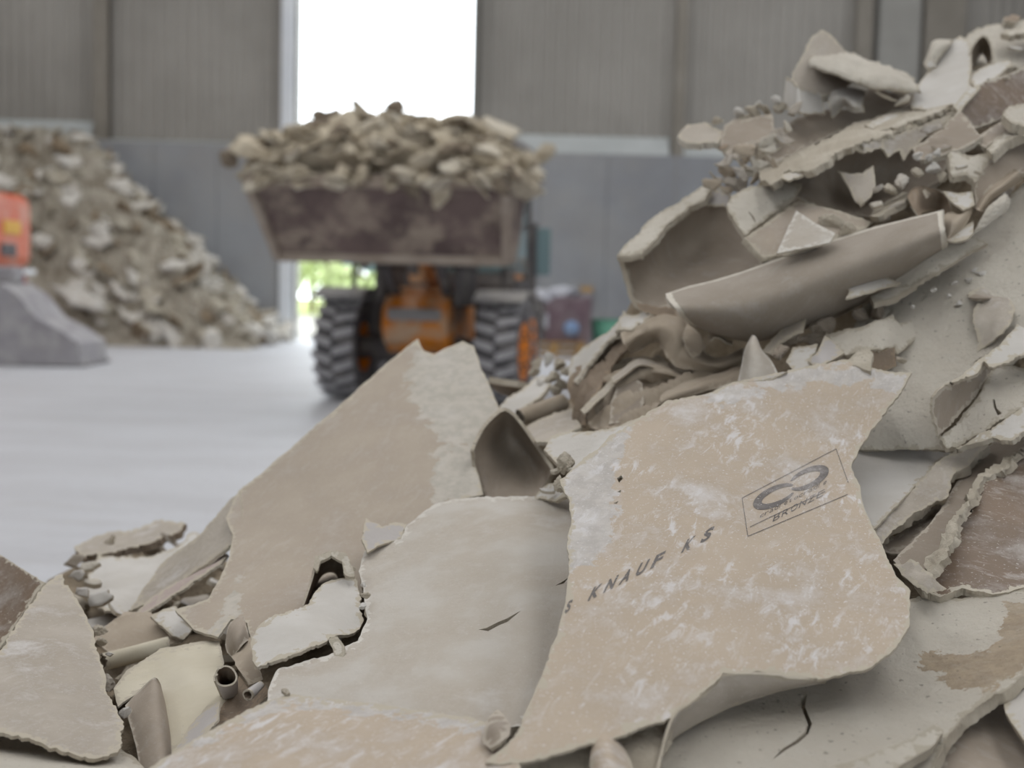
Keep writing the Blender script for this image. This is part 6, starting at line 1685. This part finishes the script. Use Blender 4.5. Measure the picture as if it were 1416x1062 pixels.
# stamp: frame lines, two interlocked loops, two lines of lettering
def line(a, b, wd=0.9, n=14, name='printed_frame_line'):
    a, b = np.array(a, float), np.array(b, float)
    e = (b - a) / np.linalg.norm(b - a)
    o = np.array([-e[1], e[0]]) * wd / 2
    xy, f = [], []
    for i in range(n + 1):
        c = a + (b - a) * i / n
        xy += [c - o, c + o]
    for i in range(n): f.append((2 * i, 2 * i + 1, 2 * i + 3, 2 * i + 2))
    mark(name, xy, f)
line((1026, 689), (1156, 621)); line((1156, 621), (1173, 668)); line((1026, 689), (1034, 742)); line((1034, 742), (1172, 684)); line((1037, 729), (1066, 715)); line((1066, 715), (1141, 680))
def loop(c, rx, ry, a0, a1, w0, ang, name):
    e = np.array([math.cos(ang), -math.sin(ang)]); nrm = np.array([math.sin(ang), math.cos(ang)])
    xy, f = [], []
    n = 40
    for i in range(n + 1):
        t = i / n
        a = math.radians(a0 + (a1 - a0) * t)
        wd = w0 * (0.25 + 0.75 * math.sin(math.pi * min(1, max(0, t))) ** 0.7)
        for k in (-0.5, 0.5):
            xx, yy = (rx + k * wd * 1.6) * math.cos(a), (ry + k * wd) * math.sin(a)
            xy.append(np.array(c) + e * xx - nrm * yy)
    for i in range(n): f.append((2 * i, 2 * i + 1, 2 * i + 3, 2 * i + 2))
    mark(name, xy, f)
ANG = math.radians(25)
loop((1073, 686), 28, 10.5, 18, 325, 8.0, ANG, 'printed_loop')
loop((1116, 662), 26, 10.5, -162, 145, 8.0, ANG, 'printed_loop')
CE = np.array([98, -51.0]) / np.linalg.norm([98, -51.0])
put_text('cradletocradle', (1050, 717), CE * 6.0, (2.2, -7.0), [i * 7.6 for i in range(14)], 0.0)
put_text('BRONZE', (1068, 722), CE * 10.5, (3.0, -9.5), [i * 13.6 for i in range(6)], 0.0)

M['moundm'] = plain_mat('mound_rubble', (168, 154, 134), (138, 124, 104), 18, 0.95, 0.9, 45)
# ------------------------------------------------------------------ the mound that carries the pieces
cell = 0.035
mx0, mx1, my0, my1 = -2.6, 4.2, 0.25, 6.2
nx, ny = int((mx1 - mx0) / cell), int((my1 - my0) / cell)
H = np.full((ny, nx), np.nan)
allp = np.concatenate(FG_MIN)
ix = ((allp[:, 0] - mx0) / cell).astype(int); iy = ((allp[:, 1] - my0) / cell).astype(int)
ok = (ix >= 0) & (ix < nx) & (iy >= 0) & (iy < ny)
for a, b_, z in zip(ix[ok], iy[ok], allp[ok, 2]):
    if np.isnan(H[b_, a]) or z < H[b_, a]: H[b_, a] = z
known = ~np.isnan(H)
# widen the lows so that the mound stays under the pieces
Hl = np.where(known, H, 9.0)
for _ in range(3):
    m = Hl.copy()
    for dy, dx in ((0, 1), (0, -1), (1, 0), (-1, 0)):
        m = np.minimum(m, np.roll(np.roll(Hl, dy, 0), dx, 1) + 0.004)
    Hl = m
known = Hl < 5
Hk = np.where(known, Hl - 0.035, 0.0)
G = np.where(known, Hk, 0.5)
# right side stays high (the heap goes on outside the frame), the rest falls to the floor
bc = np.zeros((ny, nx), bool)
G[0, :] = 0.15; G[-1, :] = 0.0; G[:, 0] = 0.0; G[:, -1] = 0.3
SCR = np.where((np.arange(nx) * cell + mx0)[None, :] > 0.45 * (my0 + np.arange(ny) * cell)[:, None], 0.9985, 0.985)
for it in range(900):
    A = 0.25 * (np.roll(G, 1, 0) + np.roll(G, -1, 0) + np.roll(G, 1, 1) + np.roll(G, -1, 1))
    A = A * SCR - 0.0005
    A[0, :] = 0.15; A[-1, :] = -0.02; A[:, 0] = -0.02; A[:, -1] = 0.3
    G = np.where(known, Hk, A)
Gs = G.copy()
for it in range(3):
    Gs = np.minimum(Gs, 0.25 * (np.roll(Gs, 1, 0) + np.roll(Gs, -1, 0) + np.roll(Gs, 1, 1) + np.roll(Gs, -1, 1)) + 0.006)
G = Gs
X, Y = np.meshgrid(mx0 + (np.arange(nx) + .5) * cell, my0 + (np.arange(ny) + .5) * cell)
pts = np.stack([X, Y, G], -1).reshape(-1, 3)
pts[:, 2] += 0.010 * fnoise(pts, 9, 4.4) - 0.012 + np.where(pts[:, 0] > 0.47 * pts[:, 1] + 0.05, 1, 0) * (0.05 * np.abs(fnoise(pts, 3.1, 6.4)) + 0.015 * np.random.default_rng(8).normal(size=len(pts)))
pts[:, 2] = np.maximum(pts[:, 2], -0.03)
q = [(j * nx + i, j * nx + i + 1, (j + 1) * nx + i + 1, (j + 1) * nx + i) for j in range(ny - 1) for i in range(nx - 1)]
me = pydata('rubble_mound', pts, q, None, [False] * len(q))
tag(link('rubble_mound', me, M['moundm']), 'crumbled gypsum and paper dust filling the gaps beneath the sheets of the front heap', 'rubble', kind='stuff')

# loose scraps in the gaps
fm = []
for k in range(10):
    me = slab_mesh('loose_scrap', 600 + k, (0.05 + .01 * (k % 4), 0.032 + .007 * (k % 3)), 0.004 + 0.004 * (k % 3), 9, 0.2 * ((k % 3) - 1))
    ms = (['white', 'back', 'core'], ['greytan', 'back', 'core'], ['crumple', 'brown', 'core'], ['gyp', 'brown', 'core'])[k % 4]
    for c in ms: me.materials.append(M[c])
    fm.append(me)
for k in range(8):
    me = chunk_mesh('loose_scrap', 640 + k, (0.026, 0.02, 0.017), 2, 0.12)
    me.materials.append(M[('core', 'greytan', 'core', 'crumple')[k % 4]])
    fm.append(me)
rr = random.Random(21)
hk = known.reshape(-1)
n = 0
while n < 170:
    i, j = rr.randrange(8, nx - 30), rr.randrange(12, ny - 60)
    z = G[j, i]
    y = my0 + (j + .5) * cell
    x = mx0 + (i + .5) * cell
    if z < 0.25 or y > 3.2 or abs(x) > y * 0.5 + 0.15: continue
    o = bpy.data.objects.new('loose_scrap', fm[rr.randrange(len(fm))])
    COL.objects.link(o)
    o.location = (x, y, z + 0.004)
    o.rotation_euler = (rr.uniform(-.5, .5), rr.uniform(-.5, .5), rr.uniform(0, 6.28))
    s = rr.uniform(0.6, 1.3)
    o.scale = (s, s, s)
    tag(o, 'small loose scrap of torn plasterboard in a gap between the sheets of the front heap', 'plasterboard scrap', 'loose scraps in the gaps of the front heap')
    n += 1
